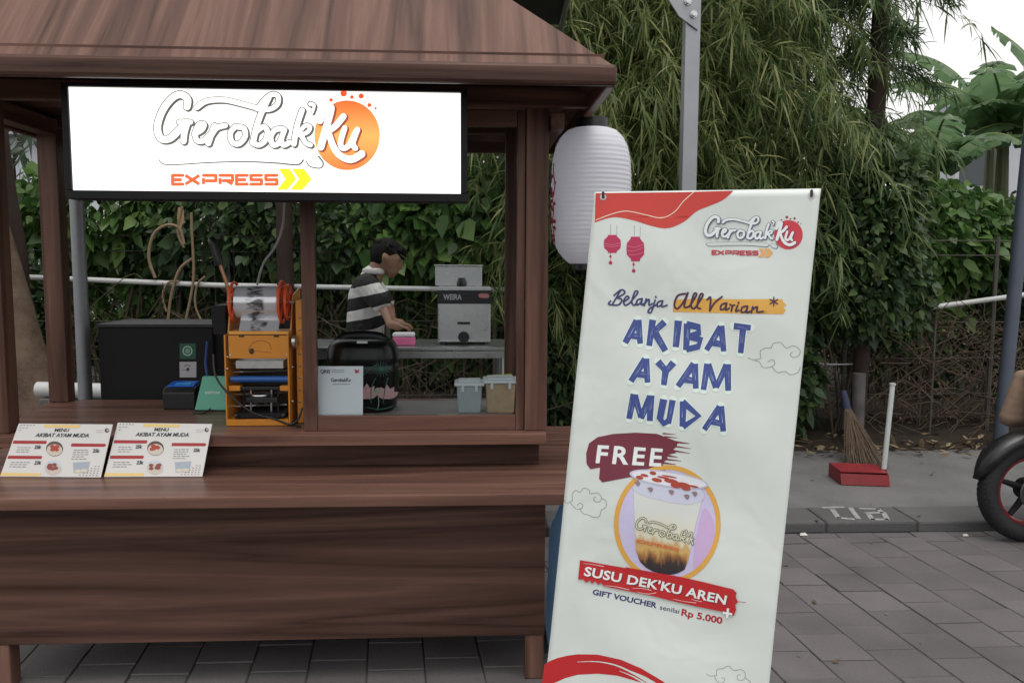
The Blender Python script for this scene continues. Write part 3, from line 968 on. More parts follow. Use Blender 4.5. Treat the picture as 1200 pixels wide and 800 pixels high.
banana(6.2, 9.3, 3.0, 'banana plant with one torn arching leaf against the white sky', [(12, 84, 2.3, .6, 135), (-20, 62, 1.7, .55, 105), (205, 48, 1.5, .55, 85), (250, 55, 1.5, .5, 95), (170, 66, 1.6, .6, 105), (300, 40, 1.4, .5, 90), (225, 70, 1.5, .55, 110)])
banana(5.1, 8.9, 2.5, 'banana plant with wide drooping leaves right of the slim trunk', [(178, 58, 1.6, .55, 95), (215, 36, 1.4, .55, 75), (330, 50, 1.5, .55, 100), (5, 60, 1.6, .6, 95), (280, 46, 1.4, .5, 90), (100, 66, 1.5, .55, 80), (250, 62, 1.4, .5, 100)])
banana(6.75, 8.9, 2.7, 'banana plant with a broad upright leaf at the right edge', [(140, 80, 1.9, .85, 45), (190, 58, 1.7, .6, 95), (240, 46, 1.5, .55, 90), (20, 62, 1.7, .55, 95), (210, 72, 1.6, .6, 105)])
banana(5.65, 10.4, 2.75, 'banana plant standing behind the two nearer banana plants', [(185, 55, 1.7, .6, 90), (160, 72, 1.8, .6, 95), (220, 50, 1.6, .55, 90), (0, 60, 1.6, .6, 95), (270, 50, 1.5, .5, 95)])
banana(6.9, 10.6, 3.2, 'tallest banana plant in front of the pale house', [(180, 60, 1.9, .65, 95), (150, 78, 2.0, .7, 85), (210, 46, 1.7, .6, 85), (235, 68, 1.8, .6, 105), (15, 74, 2.1, .7, 100), (280, 52, 1.6, .55, 95)])
banana(4.75, 9.7, 2.6, 'banana plant half hidden by the slim trunk', [(185, 52, 1.5, .55, 90), (350, 58, 1.7, .6, 95), (20, 70, 1.8, .6, 100), (300, 45, 1.4, .5, 85), (240, 60, 1.4, .5, 95)])
# leaning thick trunk and thin trunks at the left, dry hanging vines
def trunk_only(name, label, pts, rs, mat=M_BARK, extra=None):
    pts = [np.asarray(p, float) for p in pts]
    t = thing(name, label, 'tree', (pts[0][0], pts[0][1], KH - .02))
    mk('trunk', MB().tube(catmull(pts, 4), list(np.interp(np.linspace(0, 1, (len(pts) - 1) * 4 + 1), np.linspace(0, 1, len(rs)), rs)), 12), mat, t, True)
    return t
t = trunk_only('leaning_tree', 'thick brown trunk leaning at the left edge behind the stall', [(-2.78, 5.75, -.02), PY(32, 440, 5.75), PY(5, 330, 5.75), PY(-30, 200, 5.75), PY(-60, 40, 5.75)], [.21, .17, .13, .11, .08])
V, F = hedge_leaves(700, [(-3.75, 5.8, 3.3, .5, .4, .35)], (.08, .14), .5, lo=2.4); mesh_np('crown', V, F, L_FAR, t)
t = trunk_only('thin_tree', 'thin grey trunk between leaning trunk and wooden post', [(-2.6, 6.2, -.02), PY(38, 420, 6.2), PY(22, 300, 6.2), PY(8, 210, 6.2), PY(0, 120, 6.2)], [.075, .07, .06, .05, .03], M_BARKD)
V, F = hedge_leaves(500, [(-3.6, 6.3, 3.3, .4, .4, .3)], (.08, .14), .5, lo=2.3); mesh_np('crown', V, F, L_FAR, t)
t = trunk_only('thin_tree', 'dark slender trunk behind the cup sealing machine', [PY(338, 470, 6.3) * (1, 1, 0), PY(335, 350, 6.3), PY(333, 240, 6.3), PY(336, 100, 6.3)], [.07, .065, .06, .05], M_BARKD)
V, F = hedge_leaves(500, [(-1.5, 6.4, 3.2, .5, .4, .4)], (.08, .14), .5, lo=2.3); mesh_np('crown', V, F, L_FAR, t)
vn = thing('hanging_vines', 'dry curling stems hanging behind the black cabinet', 'vine', (*PY(215, 380, 6.35)[:2], KH - .02))
def z3(x, y): return PY(x / 2.6658, 200 + y / 2.6667, 6.35)
for w, pts in ((.012, [(485, 335), (465, 270), (480, 200), (520, 170), (560, 180), (575, 230)]), (.011, [(525, 470), (535, 390), (560, 310), (600, 275)]),
               (.010, [(580, 470), (600, 370), (605, 300), (600, 200), (598, 130)]), (.008, [(520, 440), (508, 390), (525, 350), (560, 345)]), (.008, [(630, 470), (610, 420), (615, 360), (640, 330)]),
               (.009, [(570, 110), (555, 190), (575, 240)])):
    P3 = [z3(*p) for p in pts]
    mk('stem', MB().tube(catmull(P3, 6), w, 6), plain('dry_vine', (.21, .15, .09), .8, 0, .3, 20), vn, True)
b = MB()
p = z3(565, 100)
mk('dry_leaf', MB().add([z3(556, 115), z3(572, 112), z3(576, 150), z3(564, 185), z3(553, 150)], [(0, 1, 2, 3, 4)]), plain('dry_big_leaf', (.30, .19, .10), .7, 0, .25, 30), vn)
mk('stem', MB().tube(catmull([(P3[0][0], 6.4, 0), (P3[0][0] - .02, 6.38, .6), z3(580, 470)], 4), .014, 6), M_TWIG, vn, True)

# leaf litter along the foot of the hedge
n = 900
P = np.stack([rng.uniform(-5, 6, n), 6.1 + rng.normal(0, .13, n), np.full(n, KH + .012)], 1); P[:, 2] += rng.random(n) * .05 + np.clip(P[:, 1] - 6.05, 0, 1) * .25
D = unit(np.stack([rng.normal(size=n), rng.normal(size=n), rng.normal(0, .25, n)], 1))
N = unit(np.stack([rng.normal(0, .4, n), rng.normal(-.2, .4, n), np.ones(n)], 1))
L = rng.uniform(.03, .13, n)
V, F = broad(P, D, N, L, L * rng.uniform(.15, .4, n), .05)
o = mesh_np('leaf_litter', V, F, L_DRY, None, 'stuff'); tag(o, 'strip of dry fallen leaves along the back of the pavement', 'leaf litter')

# fence: wire strands on posts plus pipe rail
fence = thing('wire_fence', 'low wire fence with thin posts half hidden in the hedge', 'fence', (0, 6.52, KH - .02))
M_WIRE = plain('rusty_wire', (.10, .09, .08), .7, .4, .3, 30)
for k in range(9):
    x = -4.4 + 1.25 * k
    mk('post', MB().tube([(x, 6.52, 0), (x, 6.52, 1.75)], .018, 6), M_WIRE, fence, True)
for z in (.45, .75, 1.05, 1.6, 1.72):
    mk('wire', MB().tube([(-4.6, 6.51, z), (-2, 6.51, z - .012), (1, 6.51, z + .006), (3, 6.51, z - .01), (5.8, 6.51, z)], .0035, 4), M_WIRE, fence, True)
for k in range(22):
    x = -2.3 + .15 * k
    mk('wire', MB().tube([(x, 6.505, .1), (x, 6.505, 1.75)], .0025, 4), M_WIRE, fence, True)
M_PIPE = plain('white_pipe', (.50, .51, .50), .45, 0, .12, 14)
r1 = PY(20, 324, 6.38); r2 = PY(640, 340, 6.38)
pr_ = thing('pipe_rail', 'long pale pipe running level behind the stall', 'pipe', (r1[0], 6.38, KH - .02))
mk('pipe', MB().tube([r1, PY(250, 334, 6.38), PY(480, 338, 6.38), r2], .02, 10), M_PIPE, pr_, True)
for q in (.12, .5, .9):
    pq = r1 * (1 - q) + r2 * q
    mk('support', MB().tube([(pq[0], 6.42, 0), (pq[0], 6.42, pq[2] + .03)], .016, 8), M_WIRE, pr_, True)
q1, q2 = PY(1092, 360, 6.45), PY(1240, 340, 6.45)
pr2 = thing('pipe_rail', 'short white pipe sloping up past the blue-grey post', 'pipe', (q1[0], 6.45, KH - .02))
mk('pipe', MB().tube([q1, q2], .021, 10), M_PIPE, pr2, True)
mk('support', MB().tube([(q2[0] - .12, 6.47, 0), (q2[0] - .12, 6.47, q2[2])], .016, 8), M_WIRE, pr2, True)
mk('support', MB().tube([(q1[0] + .05, 6.47, 0), (q1[0] + .05, 6.47, q1[2])], .010, 8), M_WIRE, pr2, True)
d1, d2 = PY(940, 424, 6.4), PY(1012, 426, 6.4)
ch = thing('rope', 'thin pale twisted cord beside the banner edge', 'rope', d1)
mk('strand', MB().tube(catmull([d1, (d1 + d2) / 2 - (0, 0, .012), d2], 8), .006, 6), M_PIPE, ch, True)

# pale houses far behind
M_HWALL = plain('pale_wall', (.52, .54, .58), .8, 0, .06, 2)
M_HROOF = plain('grey_roof', (.36, .38, .42), .7, 0, .1, 2)
M_HWIN = plain('dark_window', (.05, .06, .07), .2, 0, .1, 2)
def house(x0, x1, y0, y1, h, label, wins):
    t = thing('house', label, 'house', ((x0 + x1) / 2, y0, 0))
    mk('wall', MB().box(x0, x1, y0, y1, 0, h), M_HWALL, t)
    mk('roof', MB().box(x0 - .25, x1 + .25, y0 - .3, y1 + .3, h + .003, h + .22), M_HROOF, t)
    for (wx, wz) in wins:
        w = mk('window', MB().box(wx - .5, wx + .5, y0 - .03, y0 + .02, wz - .55, wz + .55), M_HWALL, t)
        mk('pane', MB().box(wx - .42, wx + .42, y0 - .05, y0 - .033, wz - .47, wz + .47), M_HWIN, w)
hp = PY(1105, 97, 16)
house(10.1, 16, 16, 18, 4.6, 'pale flat-roofed house behind the banana leaves at right', [(10.2, 3.6), (12.2, 3.6), (14.2, 3.6)])
house(-14, -7.2, 17, 23, 4.0, 'pale low house behind the trees at far left', [(-8.4, 2.6), (-10.8, 2.6)])
house(-1.6, 0.2, 18, 22, 4.3, 'pale narrow house glimpsed through the bamboo at top of window', [(-.6, 3.0)])

# ================================================================== THE STALL
CZ, LZ = 0.86, 0.72            # counter and ledge heights
stall = thing('food_stall', 'brown wood-laminate food stall with hipped roof and glass front', 'stall', (-0.7, 3.3, 0))
mk('counter_top', MB().prism([(-1.775, 3.035, CZ - .042), (.292, 3.035, CZ - .042), (.285, 3.86, CZ - .042), (-1.958, 3.86, CZ - .042)], (0, 0, .042)), wood('walnut_counter_lit', 'x', 1.35, 1.0, .3), stall, bevel=.003)  # sky sheen on the counter painted in as a lighter walnut tone
mk('riser', MB().box(-1.74, .272, 3.12, 3.80, LZ + .001, CZ - .043), W_FRONT, stall, bevel=.002)
mk('ledge', MB().box(-1.97, .5, 2.705, 3.87, LZ - .04, LZ), W_X, stall, bevel=.003)
mk('front_panel', MB().box(-1.685, .27, 2.815, 2.835, .165, LZ - .041), W_FRONT, stall, bevel=.002)
mk('side_panel', MB().box(.25, .27, 2.837, 3.80, .165, LZ - .041), W_Y, stall, bevel=.002)
mk('side_panel', MB().box(-1.685, -1.665, 2.837, 3.80, .165, LZ - .041), W_Y, stall, bevel=.002)
mk('back_panel', MB().box(-1.663, .248, 3.78, 3.80, .165, LZ - .041), W_X, stall, bevel=.002)
mk('bottom_panel', MB().box(-1.662, .247, 2.838, 3.778, .168, .188), W_X, stall)
for lx in (-1.683, .2):
    for ly in (2.818, 3.73):
        mk('leg', MB().box(lx, lx + .068, ly, ly + .068, 0, .164), W_Z, stall, bevel=.003)
BZ0, BZ1 = 2.078, 2.148
def post(x0, x1, y0, y1, z1):
    mk('post', MB().box(x0, x1, y0, y1, CZ + .001, z1), W_Z, stall, bevel=.004)
post(.212, .296, 3.082, 3.16, BZ1)
post(-1.80, -1.722, 3.082, 3.16, BZ1)
post(-1.932, -1.845, 3.79, 3.86, BZ1)
post(.165, .225, 3.79, 3.85, BZ1)
mk('beam', MB().box(-2.0, .462, 3.035, 3.08, BZ0, BZ1), W_X, stall, bevel=.004)
mk('beam', MB().box(-2.0, .40, 3.80, 3.845, 2.098, 2.151), W_X, stall, bevel=.004)
mk('beam', MB().box(.300, .35, 3.05, 3.90, 2.0, 2.06), W_Y, stall, bevel=.004)
mk('beam', MB().box(-1.90, -1.83, 3.10, 3.785, 2.06, 2.13), W_Y, stall, bevel=.004)
# window frame and pane
fy0, fy1 = 3.10, 3.135
xa, xb = PY(355, 440, fy0)[0], PY(371, 440, fy0)[0]
xc = PY(605, 440, fy0)[0]
zb0, zb1 = CZ + .001, PY(500, 487, fy0)[2]
zt0, zt1 = PY(575, 148, fy0)[2], PY(575, 128, fy0)[2]
win = mk('window_frame', MB().box(xa, xb, fy0, fy1, CZ + .001, 2.077), W_Z, stall, bevel=.003)
mk('stile', MB().box(xc, .2105, fy0, fy1, CZ + .001, 2.077), W_Z, win, bevel=.003)
mk('bottom_rail', MB().box(xb + .001, xc - .001, fy0 + .002, fy1, zb0, zb1), W_X, win, bevel=.003)
mk('top_rail', MB().box(xb + .001, xc - .001, fy0 + .002, fy1, zt0, zt1), W_X, win, bevel=.003)
mk('pane', MB().box(xb + .002, xc - .002, fy0 + .017, fy0 + .021, zb1 + .001, zt0 - .001), glassmat('window_glass'), win)
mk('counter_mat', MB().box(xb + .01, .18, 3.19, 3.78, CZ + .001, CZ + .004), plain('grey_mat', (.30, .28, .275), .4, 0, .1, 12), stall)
# right side pane with thin metal trim
mk('trim', MB().box(.228, .238, 3.17, 3.785, CZ + .001, CZ + .02), M_GALV, stall)
mk('side_pane', MB().box(.246, .250, 3.17, 3.785, CZ + .022, 1.99), glassmat('window_glass'), stall)
mk('trim', MB().box(.226, .238, 3.765, 3.785, CZ + .03, 2.0), M_GALV, stall, bevel=.001)
# roof
EX0, EX1, EY0, EY1, EZ = -1.98, .455, 2.60, 4.20, 2.122
HD = (EY1 - EY0) / 2
RK, RS = 0.70, 1.20                       # hip run per metre of depth, rise per metre of depth
rz = EZ + HD * RS
A_, B_, C_, D_ = (EX0, EY0, EZ), (EX1, EY0, EZ), (EX1, EY1, EZ), (EX0, EY1, EZ)
R0, R1 = (EX0 + HD / RK, EY0 + HD, rz), (EX1 - HD / RK, EY0 + HD, rz)
roof = mk('roof', MB().add([A_, B_, R1, R0], [(0, 1, 2, 3)]), W_ROOF, stall)
for poly, wm in (([B_, C_, R1], wood('walnut_roof_side', 'xz', 0.80, 1.0, 0.55)), ([C_, D_, R0, R1], W_ROOF), ([D_, A_, R0], wood('walnut_roof_side', 'xz'))):
    mk('roof_slope', MB().add(poly, [tuple(range(len(poly)))]), wm, roof)
for o in [roof] + list(roof.children):
    sm = o.modifiers.new('thickness', 'SOLIDIFY'); sm.thickness = .018; sm.offset = -1
mk('soffit', MB().box(EX0 + .03, EX1 - .03, EY0 + .03, EY1 - .03, 2.152, 2.166), W_X, stall)
FZ0 = 2.062
mk('fascia', MB().box(EX0 - .008, EX1 + .008, EY0 - .010, EY0 + .022, FZ0, EZ + .006), wood('walnut_fascia', 'x', .62), stall, bevel=.012)
mk('fascia', MB().box(EX0, EX1, EY1 - .02, EY1, FZ0, EZ - .001), W_X, stall, bevel=.004)
mk('fascia', MB().box(EX1 - .022, EX1 + .010, EY0 + .024, EY1 - .022, FZ0, EZ + .006), W_Y, stall, bevel=.006)
mk('fascia', MB().box(EX0 - .004, EX0 + .024, EY0 + .026, EY1 - .022, FZ0, EZ - .001), W_Y, stall, bevel=.006)
# thin bright strip lamp channel under the front eave
mk('trim', MB().box(EX0 + .05, EX1 - .05, EY0 + .026, EY0 + .05, FZ0 + .012, FZ0 + .03), plain('pale_trim', (.35, .28, .22), .5), stall)

# ================================================================== LIGHTBOX SIGN
SY = 2.80
sTL, sTR, sBR, sBL = PY(72, 97.5, SY), PY(547, 104, SY), PY(548, 237, SY), PY(77, 233, SY)
sx0, sx1, sz0, sz1 = (sTL[0] + sBL[0]) / 2, (sTR[0] + sBR[0]) / 2, (sBR[2] + sBL[2]) / 2, (sTL[2] + sTR[2]) / 2
sign = thing('lightbox_sign', 'glowing white lightbox sign in black frame under the stall roof', 'sign', ((sx0 + sx1) / 2, SY, sz0))
fw = .022
M_FRAME = plain('black_sign_frame', (.008, .007, .009), .5, 0, .2, 30, spec=.25)
mk('frame', MB().box(sx0, sx1, SY + .012, SY + .09, sz0, sz1), M_FRAME, sign, bevel=.003)
for (a, b_, c, d) in ((sx0, sx1, sz1 - .012, sz1), (sx0, sx1, sz0, sz0 + .028), (sx0, sx0 + fw, sz0 + .029, sz1 - .013), (sx1 - fw, sx1, sz0 + .029, sz1 - .013)):
    mk('frame', MB().box(a, b_, SY - .006, SY + .011, c, d), M_FRAME, sign, bevel=.002)
SE = 1.12
panel = mk('light_panel', MB().box(sx0 + fw, sx1 - fw, SY + .004, SY + .0105, sz0 + .029, sz1 - .013), emit('lit_white', (1, .985, .95), SE), sign)
for q in (.12, .88):
    xx = sx0 + q * (sx1 - sx0)
    mk('hanger', MB().box(xx - .02, xx + .02, SY + .03, SY + .06, sz1 - .004, 2.151), M_FRAME, sign)
ss = Sheet((sx0, SY + .004, sz0), (1, 0, 0), (0, 0, 1))
Tz = lambda p: (170 + p[0] / 4.138, 100 + p[1] / 4.138)
def disc_mat():
    mt, nt, b = _new('lit_orange_disc')
    tc = nt.nodes.new('ShaderNodeTexCoord')
    sp = nt.nodes.new('ShaderNodeSeparateXYZ')
    nt.links.new(tc.outputs['Generated'], sp.inputs[0])
    cr = nt.nodes.new('ShaderNodeValToRGB')
    cr.color_ramp.elements[0].color = (.95, .17, .04, 1)
    cr.color_ramp.elements[1].color = (.92, .17, .04, 1)
    e = cr.color_ramp.elements.new(.5); e.color = (1.0, .40, .10, 1)
    nt.links.new(sp.outputs['Z'], cr.inputs[0])
    nt.links.new(cr.outputs[0], b.inputs['Emission Color'])
    nt.links.new(cr.outputs[0], b.inputs['Base Color'])
    b.inputs['Emission Strength'].default_value = .85
    return mt
lay_logo(ss, panel, Tz, 1 / 4.138, dict(disc=disc_mat(), dots=emit('lit_red_orange', (.9, .10, .03), .95), shadow=emit('lit_grey', (.15, .145, .13), .62), kshadow=emit('lit_brown', (.42, .10, .04), .6),
         letter=emit('lit_white', (1, .985, .95), SE), express=emit('lit_express', (.86, .12, .03), .9), chev=emit('lit_yellow', (.95, .82, .01), 1.0)), outline=7.0)

# ================================================================== PRINTED BANNER on its X stand
byaw, blean = rad(-25), rad(6)
bu = np.array([math.cos(byaw), math.sin(byaw), 0]); bk_ = np.array([-math.sin(byaw), math.cos(byaw), 0])
bv_ = np.array([0, 0, 1]) * math.cos(blean) + bk_ * math.sin(blean)
bTL = EYE + ray(697, 225) * 2.318 / (ray(697, 225)[1])
bs = Sheet(bTL, bu, bv_)
ban = thing('standing_banner', 'tall leaning white printed banner with red wave and blue lettering', 'banner', (float(bs.at(760, 860)[0]), float(bs.at(760, 860)[1]), 0))
edgeL = [(697, 225), (684, 354), (671, 482), (658.5, 611), (645.5, 740), (638, 805), (627.5, 892)]
edgeR = [(962, 221), (948.5, 350), (935, 480), (921, 610), (907.5, 740), (901, 805), (887, 938)]
def vinyl():
    b = MB(); n = 30; mcol = 14
    vs, fs = [], []
    for i in range(n + 1):
        q = i / n * 6
        k = min(5, int(q)); f = q - k
        l = np.array(edgeL[k]) * (1 - f) + np.array(edgeL[k + 1]) * f
        r = np.array(edgeR[k]) * (1 - f) + np.array(edgeR[k + 1]) * f
        for j in range(mcol + 1):
            p = l * (1 - j / mcol) + r * (j / mcol)
            vs.append(bs.at(p[0], p[1], 0.0))
    for i in range(n):
        for j in range(mcol):
            a = i * (mcol + 1) + j
            fs.append((a, a + 1, a + mcol + 2, a + mcol + 1))
    b.add(vs, fs)
    return b
def vinyl_mat():
    mt, nt, b = _new('banner_cloth')
    tc = nt.nodes.new('ShaderNodeTexCoord')
    n1 = nt.nodes.new('ShaderNodeTexNoise'); n1.inputs['Scale'].default_value = 3.0; n1.inputs['Detail'].default_value = 3
    n1.inputs['Distortion'].default_value = .6
    nt.links.new(tc.outputs['Object'], n1.inputs['Vector'])
    mx = nt.nodes.new('ShaderNodeMix'); mx.data_type = 'RGBA'
    mx.inputs[6].default_value = (.60, .66, .635, 1); mx.inputs[7].default_value = (.66, .69, .655, 1)
    nt.links.new(n1.outputs['Fac'], mx.inputs[0]); nt.links.new(mx.outputs[2], b.inputs['Base Color'])
    b.inputs['Roughness'].default_value = .42
    bp = nt.nodes.new('ShaderNodeBump'); bp.inputs['Strength'].default_value = .6; bp.inputs['Distance'].default_value = .02
    nt.links.new(n1.outputs['Fac'], bp.inputs['Height']); nt.links.new(bp.outputs[0], b.inputs['Normal'])
    return mt
bp_ = mk('vinyl_sheet', vinyl(), vinyl_mat(), ban, True, angle=180)
bp_.modifiers.new('thickness', 'SOLIDIFY').thickness = .0008
bp_.modifiers['thickness'].offset = -1
I_RED = ink('red', (196, 58, 50)); I_MAR = ink('maroon', (112, 42, 58)); I_BLUE = ink('blue', (58, 74, 140)); I_NAVY = ink('navy', (52, 58, 104))
I_PLUM = ink('plum', (70, 40, 60)); I_GOLD = ink('gold', (214, 162, 72)); I_CRIM = ink('crimson', (178, 40, 84)); I_WHITE = ink('white', (226, 232, 232)); I_GREY = ink('grey', (120, 124, 130))
I_CREAM = ink('cream', (236, 222, 200)); I_DRED = ink('deep_red', (184, 36, 40))
def z7(x, y): return (640 + x / 2.6676, 200 + y / 2.6667)
def z8(x, y): return (700 + x / 4.0, 320 + y / 4.0)
def za(x, y): return (660 + x / 5.4545, 500 + y / 5.4545)
def zc(x, y): return (660 + x / 5.4545, 610 + y / 5.4545)
def zd(x, y): return (630 + x / 4.2857, 740 + y / 4.2857)
# red wave
b = MB()
bot = catmull([z7(585, 63), z7(555, 90), z7(510, 110), z7(470, 127), z7(430, 160), z7(380, 180), z7(330, 173), z7(270, 155), z7(210, 146), z7(152, 162)], 5)
bs.poly(b, [(698, 226.5)] + [(800, 225.2), z7(584, 62.5)] + bot, 1)
mk('red_wave', b, I_RED, bp_)
b = MB(); bs.stroke(b, [z7(156, 155), z7(200, 138), z7(250, 127), z7(310, 138), z7(360, 148), z7(400, 130), z7(430, 95), z7(463, 66)], .9, 2); mk('wave_line', b, I_CREAM, bp_)
# two little printed lanterns
b = MB()
for cx, cy, rx, ry, ty in ((208, 230, 27, 25, 290), (280, 246, 28, 34, 315)):
    pts = [(cx - rx * .5, cy - ry * 1.15), (cx + rx * .5, cy - ry * 1.15), (cx + rx * .55, cy - ry * .95), (cx + rx * .95, cy - ry * .55), (cx + rx, cy), (cx + rx * .95, cy + ry * .5), (cx + rx * .5, cy + ry * .92), (cx + rx * .5, cy + ry * 1.1),
           (cx - rx * .5, cy + ry * 1.1), (cx - rx * .5, cy + ry * .92), (cx - rx * .95, cy + ry * .5), (cx - rx, cy), (cx - rx * .95, cy - ry * .55), (cx - rx * .55, cy - ry * .95)]
    bs.poly(b, [z7(*p) for p in pts], 1)
    for yy, r in ((ty - 22, 4), (ty - 2, 6)):
        bs.ell(b, *z7(cx - 6, yy), r / 2.67, r / 2.67, 1, 10)
    bs.stroke(b, [z7(cx - 6, cy + ry), z7(cx - 6, ty)], .5, 1, False)
mk('printed_lanterns', b, I_CRIM, bp_)
b = MB()
for x0, y0, y1 in ((202, 168, 203), (222, 172, 203), (277, 172, 205), (295, 176, 205)):
    bs.stroke(b, [z7(x0, y0), z7(x0, y1)], .35, 1, False)
mk('lantern_strings', b, I_GREY, bp_)
b = MB()
for p in ([(184, 228), (210, 232), (232, 226)], [(184, 236), (210, 238), (232, 234)], [(255, 236), (280, 240), (305, 230)], [(255, 250), (275, 252), (305, 240)], [(258, 264), (285, 262), (304, 256)]):
    bs.stroke(b, [z7(*q) for q in p], .5, 2)
mk('lantern_lines', b, ink('pink', (224, 130, 150)), bp_)
Tb = lambda p: (810 + (115 + .847 * (p[0] - 40)) / 8, 240 + (95 + .81 * (p[1] - 28) + .012 * (p[0] - 40)) / 8)
lay_logo(bs, bp_, Tb, .83 / 8, dict(disc=ink('disc_red', (196, 52, 66)), dots=ink('dots_red', (150, 50, 60)), shadow=ink('logo_slate', (70, 84, 112)), kshadow=ink('logo_plum', (120, 40, 90)), letter=I_WHITE,
         express=ink('express_red', (176, 52, 66)), chev=ink('chev_tan', (216, 164, 100))), outline=9)
# script line on its yellow brush mark
b = MB(); bs.poly(b, [z8(*p) for p in ((357, 125), (480, 118), (640, 122), (868, 122), (872, 135), (888, 150), (872, 160), (884, 172), (872, 193), (700, 190), (540, 186), (352, 181))], 1); mk('brush_mark', b, I_GOLD, bp_)
SCR1 = [[(107, 84), (70, 146)], [(78, 104), (112, 78), (128, 92), (92, 116)], [(92, 116), (114, 124), (98, 148), (54, 146), (62, 130)], [(126, 132), (147, 116), (136, 108), (122, 132), (130, 150), (150, 140)],
        [(150, 140), (188, 92), (176, 86), (160, 132), (170, 150), (184, 138)], [(208, 119), (186, 126), (182, 148), (200, 140), (209, 119)], [(209, 119), (205, 148), (220, 140)], [(228, 120), (218, 152)],
        [(220, 142), (241, 122), (241, 150), (256, 142)], [(270, 126), (252, 180), (236, 182), (246, 164), (280, 146)], [(273, 110), (274, 113)], [(302, 129), (283, 136), (280, 155), (297, 150), (306, 130)], [(306, 130), (301, 156), (326, 150)]]
SCR2 = [[(412, 96), (376, 106), (360, 148), (374, 166), (402, 136), (424, 92)], [(424, 92), (406, 156), (430, 156)], [(430, 156), (464, 102), (452, 98), (438, 150), (450, 166), (462, 156)], [(462, 156), (494, 104), (481, 101), (467, 155), (482, 166)],
        [(514, 124), (530, 114), (526, 176)], [(526, 176), (548, 140), (584, 110)], [(604, 140), (582, 148), (578, 170), (596, 165), (606, 141)], [(606, 141), (602, 172), (618, 164)], [(622, 146), (628, 152), (644, 150)], [(634, 152), (628, 178)],
        [(658, 152), (649, 178), (664, 174)], [(662, 138), (663, 141)], [(702, 155), (680, 161), (676, 182), (695, 180), (706, 156)], [(706, 156), (700, 185), (716, 180)], [(730, 158), (722, 186)], [(724, 175), (750, 158), (750, 182), (778, 180)]]
b = MB()
for p in SCR1: bs.stroke(b, [z8(*q) for q in p], 2.0, 2)
mk('script_lettering', b, I_NAVY, bp_)
b = MB()
for p in SCR2: bs.stroke(b, [z8(*q) for q in p], 2.3, 2)
for a in (90, 30, 150):
    dx, dy = 20 * math.cos(rad(a)), 20 * math.sin(rad(a))
    bs.stroke(b, [z8(828 - dx, 134 - dy), z8(828 + dx, 134 + dy)], 1.6, 2, False)
mk('script_lettering', b, I_PLUM, bp_)
# brush capitals
CAPS = [[(185, 222), (130, 326)], [(190, 218), (200, 330)], [(158, 292), (198, 300)], [(258, 218), (242, 340)], [(314, 228), (254, 284)], [(268, 278), (318, 364)], [(378, 222), (366, 346)], [(420, 236), (414, 360)],
        [(416, 240), (472, 252), (474, 280), (430, 296)], [(430, 296), (482, 312), (470, 344), (414, 358)], [(578, 250), (510, 360)], [(580, 246), (592, 366)], [(536, 324), (590, 336)], [(640, 248), (720, 256)], [(684, 254), (672, 374)],
        [(225, 402), (158, 506)], [(228, 400), (236, 512)], [(182, 470), (236, 480)], [(283, 414), (320, 456)], [(356, 418), (320, 462)], [(320, 456), (312, 524)], [(452, 424), (378, 530)], [(455, 424), (462, 540)], [(405, 496), (460, 506)],
        [(515, 424), (498, 546)], [(518, 426), (556, 536)], [(606, 428), (558, 536)], [(610, 426), (614, 550)],
        [(172, 566), (148, 682)], [(176, 570), (204, 676)], [(250, 576), (204, 680)], [(252, 572), (246, 692)], [(312, 590), (294, 680), (312, 704), (334, 690)], [(354, 594), (334, 704)], [(404, 600), (400, 718)], [(400, 602), (476, 668), (402, 720)],
        [(576, 624), (502, 732)], [(580, 622), (592, 740)], [(530, 692), (590, 706)]]
b = MB(); b2 = MB(); b3 = MB()
for p in CAPS:
    q = [z8(*c) for c in p]
    bs.stroke(b, q, 10.0, 1, False)
    w = random.uniform(7.0, 8.2)
    bs.stroke(b2, q, w, 2, False, taper=(1.08, .9), cap=False)
    a0, a1 = np.array(q[0]), np.array(q[-1])
    for k in range(3):                        # dry-brush streaks
        f0 = random.uniform(.15, .5); f1 = min(.98, f0 + random.uniform(.2, .45))
        d = (a1 - a0) / np.linalg.norm(a1 - a0); nn = np.array([-d[1], d[0]]) * random.uniform(-2, 2)
        if len(p) == 2: bs.stroke(b3, [a0 + (a1 - a0) * f0 + nn, a0 + (a1 - a0) * f1 + nn], random.uniform(.25, .6), 3, False, taper=(.3, 1))
mk('lettering_halo', b, ink('halo', (216, 232, 224)), bp_); mk('brush_lettering', b2, I_BLUE, bp_); mk('brush_streaks', b3, ink('pale_blue', (150, 164, 200)), bp_, kind='stuff')
# clouds in thin line
b = MB()
for p in ([(705, 395), (730, 405), (765, 400)], [(768, 398), (765, 365), (790, 350), (815, 350), (825, 330), (860, 325), (885, 350), (920, 340), (950, 360), (945, 385), (920, 395), (905, 380), (915, 370)],
          [(740, 410), (760, 415), (775, 440), (810, 440), (832, 425), (822, 405), (800, 415)], [(820, 440), (845, 465), (880, 460), (905, 475), (940, 465), (952, 440)]):
    bs.stroke(b, [z8(*q) for q in p], .55, 1)
mk('cloud_outline', b, I_GREY, bp_); b = MB()
for p in ([(4, 462), (22, 486), (60, 470)], [(60, 470), (58, 430), (80, 405), (110, 415), (130, 390), (165, 400), (175, 425), (220, 420), (247, 450), (235, 475), (205, 475), (195, 455), (210, 445)], [(45, 480), (80, 520), (115, 520), (127, 500), (110, 485), (90, 500)],
          [(110, 520), (125, 550), (160, 560), (200, 577), (235, 565), (245, 530), (275, 510), (272, 470), (245, 455)]):
    bs.stroke(b, [za(*q) for q in p], .5, 1)
mk('cloud_outline', b, I_GREY, bp_); b = MB()
